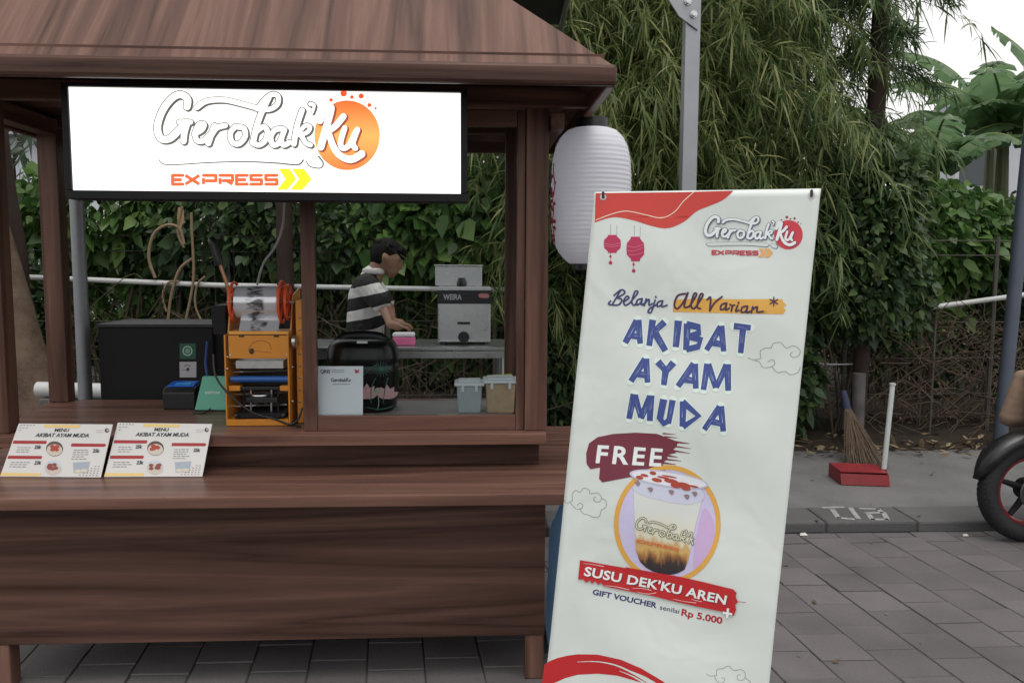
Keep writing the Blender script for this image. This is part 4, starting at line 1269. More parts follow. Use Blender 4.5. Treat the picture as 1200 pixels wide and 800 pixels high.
for p in ([(850, 205), (868, 216), (900, 213)], [(900, 215), (903, 185), (932, 180), (960, 168), (988, 190), (1022, 186), (1044, 205), (1036, 235), (1008, 236), (1004, 215), (1020, 212)], [(890, 218), (905, 245), (930, 250), (942, 230), (925, 225)], [(1040, 225), (1068, 250), (1066, 290)]):
    bs.stroke(b, [zd(*q) for q in p], .5, 1)
mk('cloud_outline', b, I_GREY, bp_)
# FREE
b = MB()
bs.poly(b, [za(*p) for p in ((147, 170), (165, 105), (220, 65), (320, 45), (460, 37), (600, 44), (690, 78), (735, 96), (722, 128), (700, 148), (722, 166), (660, 180), (668, 205), (628, 235), (655, 252), (650, 286), (520, 290), (440, 318), (350, 335), (250, 354), (230, 330), (236, 258), (175, 270), (150, 235))], 1)
for (x0, y0, x1, y1, w) in ((640, 42, 722, 48, 6), (650, 62, 735, 70, 6), (690, 92, 806, 106, 12), (690, 120, 816, 138, 8), (680, 148, 808, 168, 9), (640, 178, 730, 194, 12), (640, 205, 752, 218, 9), (620, 228, 718, 240, 10), (640, 256, 722, 266, 8), (640, 274, 715, 282, 6)):
    bs.stroke(b, [za(x0, y0), za(x1, y1)], w / 5.45, 1, False, taper=(1.5, .3))
mk('brush_patch', b, I_MAR, bp_)
b = MB(); bs.text(b, 'FREE', za(208, 226), za(625, 250), za(222, 112), 3, .026, 1.28); mk('free_lettering', b, I_WHITE, bp_)
# cup picture
b = MB(); bs.ell(b, 782, 614, 60, 67, 1, 56); mk('picture_disc', b, ink('lavender', (196, 190, 222)), bp_)
b = MB(); bs.poly(b, [za(*p) for p in ((860, 650), (900, 520), (960, 600), (965, 720), (930, 860), (830, 900))], 1.5, 4); mk('picture_shade', b, ink('violet', (196, 168, 208)), bp_)
b = MB(); bs.ring(b, 782, 614, 62.5, 69.5, 5.6, 2); mk('picture_ring', b, I_GOLD, bp_)
def cup_mat():
    mt, nt, b = _new('printed_cup')
    tc = nt.nodes.new('ShaderNodeTexCoord'); sp = nt.nodes.new('ShaderNodeSeparateXYZ'); nt.links.new(tc.outputs['Generated'], sp.inputs[0])
    mp = nt.nodes.new('ShaderNodeMapping'); mp.inputs['Scale'].default_value = (55, 55, 16); nt.links.new(tc.outputs['Object'], mp.inputs[0])
    nz = nt.nodes.new('ShaderNodeTexNoise'); nz.inputs['Scale'].default_value = 1.0; nz.inputs['Detail'].default_value = 5; nt.links.new(mp.outputs[0], nz.inputs['Vector'])
    ad = nt.nodes.new('ShaderNodeMath'); ad.operation = 'MULTIPLY_ADD'; ad.inputs[1].default_value = .34; nt.links.new(nz.outputs['Fac'], ad.inputs[0]); nt.links.new(sp.outputs['Z'], ad.inputs[2])
    cr = nt.nodes.new('ShaderNodeValToRGB'); el = cr.color_ramp.elements
    el[0].position = .20; el[0].color = (*lin((40, 38, 46)), 1); el[1].position = .95; el[1].color = (*lin((206, 210, 206)), 1)
    for pos, c in ((.30, (58, 48, 46)), (.36, (150, 104, 62)), (.44, (206, 168, 98)), (.52, (196, 160, 110)), (.60, (214, 210, 186))):
        e = el.new(pos); e.color = (*lin(c), 1)
    nt.links.new(ad.outputs[0], cr.inputs[0]); nt.links.new(cr.outputs[0], b.inputs['Base Color']); b.inputs['Roughness'].default_value = .45
    return mt
b = MB(); bs.poly(b, [zc(*p) for p in ((452, -210), (890, -150), (842, 40), (800, 250), (775, 312), (730, 336), (690, 345), (630, 342), (570, 325), (525, 298), (490, 262), (466, 190))], 3); mk('cup_body', b, cup_mat(), bp_)
b = MB(); bs.poly(b, [za(*p) for p in ((452, 372), (520, 330), (680, 318), (820, 360), (895, 420), (885, 470), (790, 495), (600, 462), (470, 415))], 4, 3); mk('cup_foam', b, ink('foam', (196, 200, 218)), bp_)
b = MB(); c1, c2 = np.array(za(425, 322)), np.array(za(926, 402)); cc = (c1 + c2) / 2
bs.ell(b, cc[0], cc[1] - 5, np.linalg.norm(c2 - c1) / 2, 9.5, 5, 40, .155); mk('cup_rim', b, ink('rim', (186, 190, 206)), bp_)
b = MB(); bs.ell(b, cc[0], cc[1] - 5, np.linalg.norm(c2 - c1) / 2 - 2.5, 7.6, 6, 40, .155); mk('cup_cream', b, ink('whipped', (220, 220, 228)), bp_)
b = MB()
for (x, y, r, s_) in ((490, 322, 24, 12), (520, 308, 26, 9), (575, 294, 22, 12), (600, 338, 34, 13), (640, 322, 40, 7), (690, 345, 46, 14), (720, 374, 34, 16), (765, 372, 50, 18), (785, 392, 30, 14), (830, 380, 36, 7), (680, 316, 50, 5)):
    bs.ell(b, *za(x, y), r / 5.45, s_ / 5.45, 7, 14, .2)
mk('cup_sauce', b, ink('sauce', (168, 66, 50)), bp_)
b = MB()
for (x, y) in ((692, 418), (790, 448), (478, 362), (560, 400), (840, 430)):
    bs.poly(b, [za(x - 20, y - 14), za(x + 4, y - 18), za(x + 18, y - 6), za(x + 6, y + 16), za(x - 6, y + 8)], 7)
mk('cup_crumbs', b, ink('crumb', (140, 116, 122)), bp_)
Tc = lambda p: zc(462 + (p[0] - 40) * .42, -42 + (p[1] - 28) * .36 + (p[0] - 40) * .105)
b = MB()
for pts, w, tp in LOGO + LOGO_K:
    q = [Tc(p) for p in pts if p[0] < 930]
    if len(q) > 1: bs.stroke(b, q, 2.6, 6)
mk('cup_logo', b, ink('cup_ink', (74, 70, 60)), bp_)
b = MB()
for pts, w, tp in LOGO + LOGO_K:
    q = [Tc(p) for p in pts if p[0] < 930]
    if len(q) > 1: bs.stroke(b, q, 1.4, 7)
mk('cup_logo', b, ink('cup_ink_light', (206, 206, 180)), bp_)
b = MB(); bs.text(b, 'EXPRESS', zc(472, 134), zc(742, 196), zc(474, 112), 6, .03); mk('cup_lettering', b, ink('cup_orange', (206, 110, 60)), bp_)
# red strip and offer line
b = MB(); bs.poly(b, [zc(*p) for p in ((110, 248), (260, 276), (395, 300), (405, 296), (560, 326), (720, 352), (900, 386), (1090, 430), (1112, 455), (1104, 478), (1120, 512), (1100, 530), (1108, 560), (1092, 600), (1020, 574), (860, 545), (700, 514), (560, 480), (400, 446), (260, 415), (240, 392), (225, 408), (205, 382), (185, 400), (170, 376), (150, 392), (128, 370), (98, 372))], 8)
bs.stroke(b, [zc(1100, 508), zc(1168, 514)], .6, 8, False)
mk('red_strip', b, I_DRED, bp_)
b = MB()
for p in ([(265, 412), (330, 418), (420, 440)], [(440, 432), (500, 432), (560, 445)], [(470, 455), (540, 468), (592, 460)], [(700, 500), (790, 515), (850, 520)], [(130, 268), (200, 278), (260, 290)], [(820, 498), (850, 505), (886, 512)]):
    bs.stroke(b, [zc(*q) for q in p], .6, 9, taper=(.4, 1))
bs.stroke(b, [zc(1022, 580), zc(1082, 590)], 2.6, 9, False, cap=False); bs.stroke(b, [zc(1056, 552), zc(1050, 615)], 2.6, 9, False, cap=False)
mk('strip_scratches', b, I_WHITE, bp_, kind='stuff')
b = MB(); bs.text(b, "SUSU DEK'KU AREN", zc(137, 349), zc(1044, 533), zc(149, 292), 9, .028, 1.03); mk('strip_lettering_shadow', b, ink('dark_wine', (96, 22, 30)), bp_)
b = MB(); bs.text(b, "SUSU DEK'KU AREN", zc(133, 345), zc(1040, 528), zc(145, 287), 10, .028, 1.03); mk('strip_lettering', b, I_WHITE, bp_)
b = MB(); bs.text(b, 'GIFT VOUCHER', zc(185, 468), zc(592, 561), zc(192, 434), 1, .034, 1.0); mk('offer_lettering', b, I_NAVY, bp_)
b = MB(); bs.text(b, 'senilai', zc(612, 568), zc(738, 595), zc(616, 545), 1, .012, 1.0); mk('offer_lettering', b, ink('slate', (80, 86, 100)), bp_)
b = MB(); bs.text(b, 'Rp 5.000', zc(752, 604), zc(1016, 656), zc(758, 561), 1, .03, 1.0); mk('offer_lettering', b, ink('offer_red', (170, 38, 52)), bp_)
# bottom swoosh
b = MB(); bs.poly(b, [zd(*p) for p in ((36, 162), (60, 146), (100, 130), (150, 118), (200, 112), (300, 114), (420, 140), (520, 180), (600, 225), (660, 262), (700, 290), (640, 290), (560, 262), (480, 240), (400, 220), (300, 211), (200, 215), (140, 230), (80, 257), (40, 300), (8, 340))], 1); mk('red_swoosh', b, I_DRED, bp_)
b = MB()
for p in ([(200, 150), (300, 150), (400, 170), (500, 215), (560, 250), (600, 275)], [(410, 195), (480, 222), (540, 255), (580, 280)], [(470, 195), (540, 225), (600, 262)]):
    bs.stroke(b, [zd(*q) for q in p], 3.0, 2, taper=(.15, 1.2))
mk('swoosh_streaks', b, ink('vinyl_white', (206, 216, 212)), bp_)
# the hung vinyl is not quite flat: sheet and print ripple together
def ripple(o, maxlen=.014):
    me = o.data
    bm = bmesh.new(); bm.from_mesh(me)
    if o is not bp_:
        bmesh.ops.triangulate(bm, faces=[f for f in bm.faces if len(f.verts) > 4])
        for _ in range(4):
            long_ = [e for e in bm.edges if e.calc_length() > maxlen]
            if not long_: break
            bmesh.ops.subdivide_edges(bm, edges=long_, cuts=1)
            bmesh.ops.triangulate(bm, faces=[f for f in bm.faces if len(f.verts) > 4])
    off = rootloc(o)
    for v in bm.verts:
        p = np.array(v.co) + off - bTL
        uu, vv = float(p @ bs.u), float(-(p @ bs.v))
        win = min(1, max(0, uu + .02) * 6) * min(1, max(0, .62 - uu) * 6) * min(1, vv * 5 + .15)
        d = win * (.0050 * math.sin(9 * uu + 5.2 * vv + .6) * math.sin(3.1 * vv + .8) + .0032 * math.sin(17 * vv - 8 * uu) + .0022 * math.sin(26 * uu + 7 * vv) * math.sin(5 * vv))
        v.co = Vector(np.array(v.co) + bs.n * d)
    bm.to_mesh(me); bm.free()
    me.shade_smooth()
vsub = bp_.data
bmv = bmesh.new(); bmv.from_mesh(vsub); bmesh.ops.subdivide_edges(bmv, edges=list(bmv.edges), cuts=2, use_grid_fill=True); bmv.to_mesh(vsub); bmv.free()
for o in [bp_] + list(bp_.children):
    ripple(o)
# eyelets and X stand
M_EYE = plain('eyelet_metal', (.45, .45, .44), .35, .9, .1, 30)
M_STAND = plain('stand_black', (.015, .015, .016), .4, .1, .2, 30)
ins = lambda p, q, f: np.array(p) * (1 - f) + np.array(q) * f
tl, tr_, bl, br_ = (707, 231), (951, 229), (640, 872), (880, 915)
hub = bs.at(790, 560, -.06)
for p in (tl, tr_, bl, br_):
    e = MB(); bs.ring(e, p[0], p[1], 3.8, 3.8, 2.0, 3, 16); mk('eyelet', e, M_EYE, ban)
    tip = bs.at(p[0], p[1], .004)
    k = MB().tube([tip + (0, 0, -.004), tip + (0, 0, .012), bs.at(p[0], p[1], -.012) + (0, 0, .014)], .0035, 6); mk('hook', k, M_STAND, ban, True)
    mk('arm', MB().tube([hub, (hub + bs.at(p[0], p[1], -.012)) / 2 - bs.n * .03, bs.at(p[0], p[1], -.01)], .005, 6), M_STAND, ban, True)
mk('hub', MB().ellipsoid(hub, .03, .03, .045), M_STAND, ban, True)
for fx, fy in ((-.22, -.02), (.26, -.18), (.03, .42)):
    mk('foot', MB().tube([hub, (hub[0] + fx, hub[1] + fy, .012)], .008, 6), M_STAND, ban, True)

# ================================================================== PAPER LANTERN
LY = 3.2
lc = PY(692.5, 228, LY)
ppm = FPX / LY
prof_px = [(12, 309), (24, 309), (30, 304), (37, 296), (42.5, 285), (45.5, 270), (46.3, 250), (46.5, 228), (46.2, 205), (45, 188), (41.5, 172), (36.5, 162), (29, 154), (20, 150.5), (12, 150)]
zs = [PY(692, p[1], LY)[2] for p in prof_px]
N_ = 121
zz = np.linspace(zs[0], zs[-1], N_)
order = np.argsort(zs)
rr = np.interp(zz, np.array(zs)[order], np.array([p[0] / ppm for p in prof_px])[order])
rr = rr * (1 + .016 * np.abs(np.sin(np.arange(N_) * math.pi / 4)) - .010)
lan = thing('paper_lantern', 'large white ribbed paper lantern hanging at the roof corner', 'lantern', (lc[0], LY, zs[0]))
def lantern_mat():
    mt, nt, b = _new('lantern_paper')
    b.inputs['Base Color'].default_value = (.86, .87, .93, 1); b.inputs['Roughness'].default_value = .55
    tr = nt.nodes.new('ShaderNodeBsdfTranslucent'); tr.inputs['Color'].default_value = (.93, .94, .99, 1)
    ms = nt.nodes.new('ShaderNodeMixShader'); ms.inputs[0].default_value = .5
    nt.links.new(b.outputs[0], ms.inputs[1]); nt.links.new(tr.outputs[0], ms.inputs[2])
    nt.links.new(ms.outputs[0], nt.nodes['Material Output'].inputs['Surface'])
    return mt
mk('paper_shade', MB().lathe(list(zip(rr, zz)), (lc[0], LY, 0), 40), lantern_mat(), lan, True, angle=180)
mk('cap', MB().lathe([(.064, zs[-1] - .004), (.064, zs[-1] + .034), (.058, zs[-1] + .036)], (lc[0], LY, 0), 28), M_BLACK, lan, True)
mk('cap', MB().lathe([(.060, zs[0] - .026), (.066, zs[0] - .022), (.066, zs[0] + .006)], (lc[0], LY, 0), 28), M_BLACK, lan, True)
mk('hook', MB().tube(catmull([(lc[0] - .02, LY, zs[-1] + .03), (lc[0] + .0, LY, zs[-1] + .07), (lc[0] - .02, LY, 2.09), (EX1 - .01, LY, 2.075)], 5), .003, 6), M_GALV, lan, True)
b = MB()
def on_lan(th, z, off=.002):
    r = np.interp(z, zz, rr) + off
    return np.array([lc[0] + r * math.cos(th), LY + r * math.sin(th), z])
for k in range(26):                           # blossom sprig printed on its left side
    z = 1.60 + .25 * k / 26 + random.uniform(-.01, .01); th = rad(190 + random.uniform(-12, 12))
    c = on_lan(th, z); b.ellipsoid(c, .004, .009, .008, 8, 5)
for j in range(3):
    b.tube([on_lan(rad(188 + 4 * j + 5 * math.sin(q * 5)), 1.58 + .09 * j + .13 * q) for q in np.linspace(0, 1, 9)], .0022, 5)
mk('blossom_print', b, plain('blossom_red', (.42, .02, .05), .5), lan)

# ================================================================== TENT POLES AND TARP
tp = PY(806, 200, 3.6)
pole = thing('tent_pole', 'square galvanised pole with bolted bracket right of the lantern', 'pole', (tp[0], 3.6, 0))
mk('tube', MB().box(tp[0] - .033, tp[0] + .033, 3.57, 3.63, 0, 3.05), M_GALV, pole, bevel=.004)
g0, g1 = PY(776, -8, 3.55), PY(816, 36, 3.55)
pl_ = [PY(764, -30, 3.56), PY(806, -30, 3.56), PY(818, -10, 3.56), PY(818, 36, 3.56), PY(796, 20, 3.56)]
mk('bracket', MB().prism(pl_, (0, .008, 0)), M_GALV, pole, bevel=.002)
for p in ((813, 17), (806, 2)):
    q = PY(*p, 3.556); mk('bolt', MB().lathe([(.011, -.014), (.011, -.003), (.016, -.003), (.016, .002)], q, 8, 'y'), M_STEEL, pole)
mk('strut', MB().tube([PY(784, -14, 3.6), PY(640, -120, 3.6)], .022, 8), M_GALV, pole, True)
gp = PY(95, 350, 4.2)
p2 = thing('tent_pole', 'round grey galvanised pole behind the left end of the counter', 'pole', (gp[0], 4.2, 0))
mk('tube', MB().tube([(gp[0], 4.2, 0), (gp[0], 4.2, 2.88)], .034, 14), plain('dull_galvanised', (.25, .26, .28), .5, .6, .15, 14), p2, True)
tarp = thing('tarp_canopy', 'dark tarpaulin roof edge above the right side of the stall roof', 'canopy', (-.7, 5.0, 0))
mk('sheet', MB().prism([(-2.2, 4.15, 2.90), (.50, 4.15, 2.90), (.52, 4.75, 2.86), (-2.4, 4.75, 2.86)], (0, 0, .006)), plain('dark_tarp', (.02, .021, .024), .6, 0, .2, 6), tarp)
for q in ((-2.2, 4.15, 2.885, .5, 4.15, 2.885), (.5, 4.15, 2.885, .55, 5.9, 2.725), (-2.2, 4.15, 2.885, -2.95, 5.9, 2.725), (-2.95, 5.9, 2.725, .55, 5.9, 2.725), (-2.4, 4.75, 2.835, .52, 4.75, 2.835)):
    mk('frame_tube', MB().tube([q[:3], q[3:]], .014, 8), M_GALV, tarp, True)
for x in (.55, -2.95):
    mk('leg', MB().tube([(x, 5.9, KH - .003), (x, 5.9, 2.72)], .02, 8), M_GALV, tarp, True)

# ================================================================== THINGS ON THE COUNTER
# menu cards leaning on the counter edge
def menu(cs, label, prices):
    BL, BR, TR, TL = cs
    sh = Sheet(PZ(*BL, LZ + .002), PZ(*BR, LZ + .002) - PZ(*BL, LZ + .002), PY(*TL, 3.035) - PZ(*BL, LZ + .002))
    t = thing('menu_card', label, 'menu card', sh.at((BL[0] + BR[0]) / 2, BL[1]), 'menu cards on the ledge')
    P = [sh.at(*p) for p in cs]
    card = mk('card', MB().prism(P, -sh.n * .003), plain('card_white', (.70, .69, .67), .35, 0, .04, 6), t)
    BL_, BR_, TR_, TL_ = map(np.array, cs)
    def q(u, v): return (BL_ * (1 - u) + BR_ * u) * (1 - v) + (TL_ * (1 - u) + TR_ * u) * v
    s_ = (BR[0] - BL[0])
    b = MB()
    for u0, u1, v0, v1 in ((.01, .36, .62, .68), (.01, .36, .335, .395), (.62, .985, .575, .635)):
        sh.poly(b, [q(u0, v0), q(u1 * .98, v0), q(u1, (v0 + v1) / 2), q(u1 * .98, v1), q(u0, v1)], 1)
    mk('heading_bar', b, ink('menu_red', (166, 48, 52)), card)
    b = MB(); sh.poly(b, [q(.28, .93), q(.66, .925), q(.66, .985), q(.27, .985)], 1); sh.poly(b, [q(.0, .015), q(.40, .012), q(.40, .07), q(.0, .075)], 1); mk('yellow_strokes', b, ink('menu_yellow', (232, 202, 130)), card)
    mi = ink('menu_ink', (44, 48, 60))
    b = MB(); sh.text(b, 'MENU', q(.405, .855), q(.555, .855), q(.405, .915), 2, .03); mk('title_lettering', b, mi, card)
    b = MB(); sh.text(b, 'AKIBAT AYAM MUDA', q(.22, .755), q(.78, .755), q(.22, .825), 2, .03, 1.0, .12); mk('title_lettering', b, mi, card)
    for (u, v), pz in zip(((.25, .53), (.30, .235), (.86, .47)), prices):
        b = MB(); sh.text(b, pz, q(u, v), q(u + .07, v), q(u, v + .05), 2, .04); mk('price_lettering', b, mi, card)
    b = MB()
    for u0, v0, n, L_ in ((.075, .55, 3, .14), (.06, .27, 3, .18), (.66, .51, 5, .14)):
        for k in range(n):
            x = u0
            while x < u0 + L_ * random.uniform(.8, 1):
                w = random.uniform(.02, .045); sh.stroke(b, [q(x, v0 - .042 * k), q(x + w, v0 - .042 * k)], .7, 1, False, cap=False); x += w + .008
    mk('small_print', b, ink('menu_small', (96, 98, 104)), card, kind='stuff')
    b = MB()
    for r_ in range(3):
        for c_ in range(5 - r_ * 2):
            p = q(.025 + c_ * .034 + r_ * .004, .965 - r_ * .05); sh.stroke(b, [p, p + (1.6, -.6)], .6, 1, False)
    for r_ in range(5):
        for c_ in range(6 - r_):
            p = q(.965 - c_ * .034, .035 + r_ * .042); sh.stroke(b, [p, p - (1.6, .5)], .6, 1, False)
    mk('corner_pattern', b, ink('menu_brown', (92, 54, 54)), card, kind='stuff')
    for (u, v, kind) in ((.46, .53, 0), (.50, .17, 1), (.78, .18, 2)):
        c = q(u, v)
        if kind < 2:
            b = MB(); sh.ell(b, c[0], c[1], .085 * s_, .075 * s_, 1, 24, 0); mk('dish', b, ink('dish_' + str(kind), ((88, 74, 66), (196, 208, 218))[kind]), card)
            b = MB(); sh.ell(b, c[0], c[1] + .012 * s_, .078 * s_, .058 * s_, 2, 24); mk('dish_rice', b, ink('rice', (206, 196, 182)), card)
            b = MB()
            for k in range(7):
                sh.ell(b, c[0] + random.uniform(-.04, .045) * s_, c[1] - .008 * s_ + random.uniform(-.025, .02) * s_, .024 * s_, .018 * s_, 3, 10)
            mk('dish_chicken', b, ink('chicken_' + str(kind), ((176, 70, 56), (142, 74, 70))[kind]), card)
        else:
            b = MB(); sh.poly(b, [(c[0] - .08 * s_, c[1] - .05 * s_), (c[0] + .09 * s_, c[1] - .06 * s_), (c[0] + .07 * s_, c[1] + .05 * s_), (c[0] - .07 * s_, c[1] + .055 * s_)], 1); mk('tray', b, ink('tray', (168, 178, 190)), card)
            b = MB(); sh.ell(b, c[0] - .03 * s_, c[1] + .035 * s_, .035 * s_, .018 * s_, 2, 14); sh.ell(b, c[0] + .035 * s_, c[1] + .03 * s_, .035 * s_, .018 * s_, 2, 14); mk('tray_food', b, ink('bun', (216, 206, 190)), card)
    b = MB(); c = q(.955, .885); sh.ell(b, c[0], c[1], .022 * s_, .022 * s_, 1, 16); mk('logo_disc', b, ink('menu_logo', (84, 40, 50)), card)
    b = MB(); c = q(.962, .89); sh.ell(b, c[0], c[1], .012 * s_, .012 * s_, 2, 12); sh.stroke(b, [q(.84, .885), q(.92, .885)], .6, 1, False); sh.stroke(b, [q(.85, .85), q(.92, .85)], .6, 1, False); mk('logo_mark', b, ink('menu_mark', (180, 176, 178)), card)
menu(((0, 558), (118, 559), (132, 497), (22, 496)), 'menu card leaning at the left end of the ledge', ('25k', '23k', '25k'))
menu(((122, 558.5), (237, 558), (248.5, 496.5), (138, 495)), 'menu card leaning on ledge below the green device', ('25k', '23k', '25k'))

# black cabinet behind the counter
cab = thing('black_cabinet', 'tall black cabinet with green and white stickers behind the counter', 'cabinet', (PY(183, 420, 3.95)[0], 4.1, 0))
c0, c1 = PY(116, 420, 3.93), PY(250, 420, 3.93)
ctop = PY(180, 384, 3.93)[2]
mk('body', MB().box(c0[0], c1[0], 3.93, 4.28, 0, ctop), M_BLACKMATT, cab, bevel=.004)
mk('lid', MB().box(c0[0] - .006, c1[0] + .006, 3.925, 4.285, ctop + .001, ctop + .018), M_BLACK, cab, bevel=.003)
cs_ = Sheet((0, 3.93, 0), (1, 0, 0), (0, 0, 1))
def z6(x, y): return (180 + x / 8, 390 + y / 8)
b = MB(); cs_.poly(b, [z6(243, 100), z6(396, 100), z6(394, 243), z6(245, 243)], 1); mk('sticker', b, ink('sticker_green', (30, 92, 66)), cab, label='green square sticker')
b = MB(); cs_.ring(b, *z6(318, 168), 46 / 8, 46 / 8, 9 / 8, 2, 24); mk('sticker_ring', b, ink('ring_white', (190, 214, 204)), cab)
b = MB(); cs_.ell(b, *z6(318, 168), 26 / 8, 26 / 8, 2, 20); mk('sticker_dot', b, ink('ring_grey', (120, 160, 144)), cab)
b = MB(); cs_.poly(b, [z6(243, 270), z6(402, 270), z6(400, 416), z6(245, 416)], 1); mk('sticker', b, ink('sticker_white', (186, 184, 190)), cab, label='white square sticker')
b = MB(); cs_.ell(b, *z6(322, 342), 15 / 8, 17 / 8, 2, 14); cs_.stroke(b, [z6(292, 308), z6(320, 302), z6(345, 312)], .8, 2); cs_.stroke(b, [z6(272, 345), z6(302, 345)], .6, 2, False); mk('sticker_mark', b, ink('sticker_ink', (70, 66, 74)), cab)
# blue cable tie bundle beside it
b = MB().tube(catmull([PY(243, 400, 3.90), PY(241, 425, 3.90), PY(243, 440, 3.88), PY(243, 452, 3.80), PY(242, 470, 3.80)], 5), [.006] * 21, 8)
tag(mk('blue_cable', b, plain('blue_sheath', (.02, .08, .30), .4), None, True), 'blue network cable hanging on the right edge of the black cabinet', 'cable')
# dark square box to its right
k0, k1 = PY(250, 360, 4.05), PY(266, 360, 4.05)
tag(mk('black_crate', MB().box(k0[0] + .015, k0[0] + .36, 3.96, 4.26, 0, PY(255, 358, 3.96)[2]), M_BLACKMATT, bevel=.01), 'narrow black box stack between the cabinet and the sealing machine', 'box')

# receipt printer
def ctr(x, y): return PZ(x, y, CZ)
q0, q1 = ctr(191, 480), ctr(228, 480)
pr = thing('receipt_printer', 'small black receipt printer with blue top on the counter', 'printer', ((q0[0] + q1[0]) / 2, q0[1] + .06, CZ + .001))
hh = PY(209, 455, q0[1])[2] - CZ
prof = [(0, 0), (.0, hh * .78), (.02, hh), (.115, hh * 1.12), (.125, hh * .95), (.125, 0)]
mk('body', MB().prism([(q0[0], q0[1] + a, CZ + .001 + z) for a, z in prof], (q1[0] - q0[0], 0, 0)), M_BLACK, pr, bevel=.004)
def top_pt(u, w, l): return (q0[0] + (q1[0] - q0[0]) * u, q0[1] + .022 + w * .09, CZ + hh + .002 + w * .0115 + l)
mk('lid', MB().prism([top_pt(.08, .05, 0), top_pt(.92, .05, 0), top_pt(.92, .95, 0), top_pt(.08, .95, 0)], (0, 0, .006)), plain('blue_lid', (.02, .13, .62), .15, 0, .1, 20), pr, bevel=.002)
mk('paper_window', MB().prism([top_pt(.3, .15, .007), top_pt(.8, .15, .007), top_pt(.8, .5, .007), top_pt(.3, .5, .007)], (0, 0, .002)), plain('bright_blue', (.06, .36, .95), .15), pr)
# green payment device
g0, g1 = ctr(228, 482), ctr(268, 482)
gd = thing('payment_device', 'mint green wedge-shaped payment device beside the receipt printer', 'device', ((g0[0] + g1[0]) / 2, g0[1] + .05, CZ + .001))
gh = PY(250, 441, g0[1] + .05)[2] - CZ
w_ = g1[0] - g0[0]
mk('body', MB().add([(g0[0], g0[1], CZ + .006), (g1[0], g1[1], CZ + .006), (g1[0], g1[1] + .11, CZ + .006), (g0[0], g0[1] + .11, CZ + .006),
                     (g0[0] + .022, g0[1] + .05, CZ + gh), (g1[0], g1[1] + .05, CZ + gh), (g1[0], g1[1] + .075, CZ + gh), (g0[0] + .022, g0[1] + .075, CZ + gh)],
                    [(0, 1, 5, 4), (1, 2, 6, 5), (2, 3, 7, 6), (3, 0, 4, 7), (4, 5, 6, 7), (0, 3, 2, 1)]), plain('mint_plastic', (.10, .43, .30), .4, 0, .06, 20), gd, bevel=.003)
mk('foot', MB().box(g0[0] + .002, g1[0] - .002, g0[1] + .002, g0[1] + .108, CZ + .0005, CZ + .0055), M_BLACK, gd)
gs = Sheet((g0[0], g0[1], CZ + .006), g1 - g0, (0, .05, gh - .006))
b = MB(); gs.text(b, 'cetgoo', z6(485, 572), z6(625, 572), z6(485, 545), 6, .02); mk('lettering', b, ink('mint_white', (206, 232, 222)), gd)

# cup sealing machine
MY = ctr(306, 499)[1]
def S(x, y, dy=0.0): return PY(x, y, MY + dy)
seal = thing('cup_sealing_machine', 'orange cup sealing machine with film roll and lever on the counter', 'machine', (S(306, 499)[0], MY + .12, CZ + .001))
zA = CZ + .001
def sbox(name, mat, xa_, xb_, ya_, yb_, d0, d1, bevel=.002):
    a = PY(xa_, yb_, MY + d0); c = PY(xb_, ya_, MY + d0)
    return mk(name, MB().box(a[0], c[0], MY + d0, MY + d1, max(zA, min(a[2], c[2])), max(a[2], c[2])), mat, seal, bevel=bevel)
sbox('base_plate', M_ORANGE, 266, 338, 491, 500.5, 0, .24)
for xx in (265.2, 338.6):
    a = PY(xx, 500, MY); zt = PY(xx, 392, MY)[2]; zt2 = PY(xx, 347, MY)[2]
    mk('side_plate', MB().prism([(a[0], MY - .001, zA + .001), (a[0], MY + .239, zA + .001), (a[0], MY + .239, zt2 + .03), (a[0], MY + .10, zt2), (a[0], MY + .05, zt), (a[0], MY - .001, zt)], (.006, 0, 0)), M_ORANGE, seal, bevel=.0015)
sbox('rear_column', M_ORANGE, 349, 353, 352, 500, .05, .24)
for k in range(9):
    mk('bolt', MB().ellipsoid(S(351, 372 + 14 * k, .045), .0042, .0042, .0042, 8, 5), M_STEEL, seal, True)
mk('gear', MB().lathe([(.026, -.006), (.026, .006)], (S(345, 400, .02)[0], MY + .02, S(345, 400, .02)[2]), 18, 'x'), M_STEEL, seal, True)
for yy in (426, 436, 462, 476):
    mk('crank_rod', MB().tube([S(272, yy, .10), S(336, yy - 2, .10)], .0045, 8), M_STEEL, seal, True)
for xx in (300, 312):
    mk('spring', MB().tube([np.array(S(xx, 474, .07)) + (.007 * math.cos(a), .007 * math.sin(a), .00085 * a) for a in np.linspace(0, 44, 120)], .0014, 5), M_STEEL, seal, True)
mk('cup_ring', MB().torus(S(306, 462, .07), .042, .006, 'z', 28, 8), M_STEEL, seal, True)
fp = sbox('front_panel', M_ORANGE, 268, 338, 393, 420, -.004, .006)
sbox('shelf', plain('orange_light', (.70, .33, .06), .3), 268, 338, 388, 392, -.004, .12)
fs_ = Sheet((0, MY - .004, 0), (1, 0, 0), (0, 0, 1))
b = MB(); 
for xx in (283, 324): fs_.poly(b, [(xx - 3, 391.5 + 1), (xx + 3, 392.5), (xx + 3, 395), (xx - 3, 395)], 1)
fs_.ell(b, 295, 411.5, 3.2, 3.6, 1, 16)
mk('emblem', b, ink('emblem_brown', (62, 34, 14)), fp)
b = MB(); fs_.stroke(b, [(291, 410), (296, 402), (306, 399), (315, 402), (318, 409)], .8, 1); fs_.stroke(b, [(297, 411), (318, 413)], .7, 1, False); mk('emblem_arc', b, ink('emblem_line', (150, 84, 20)), fp)
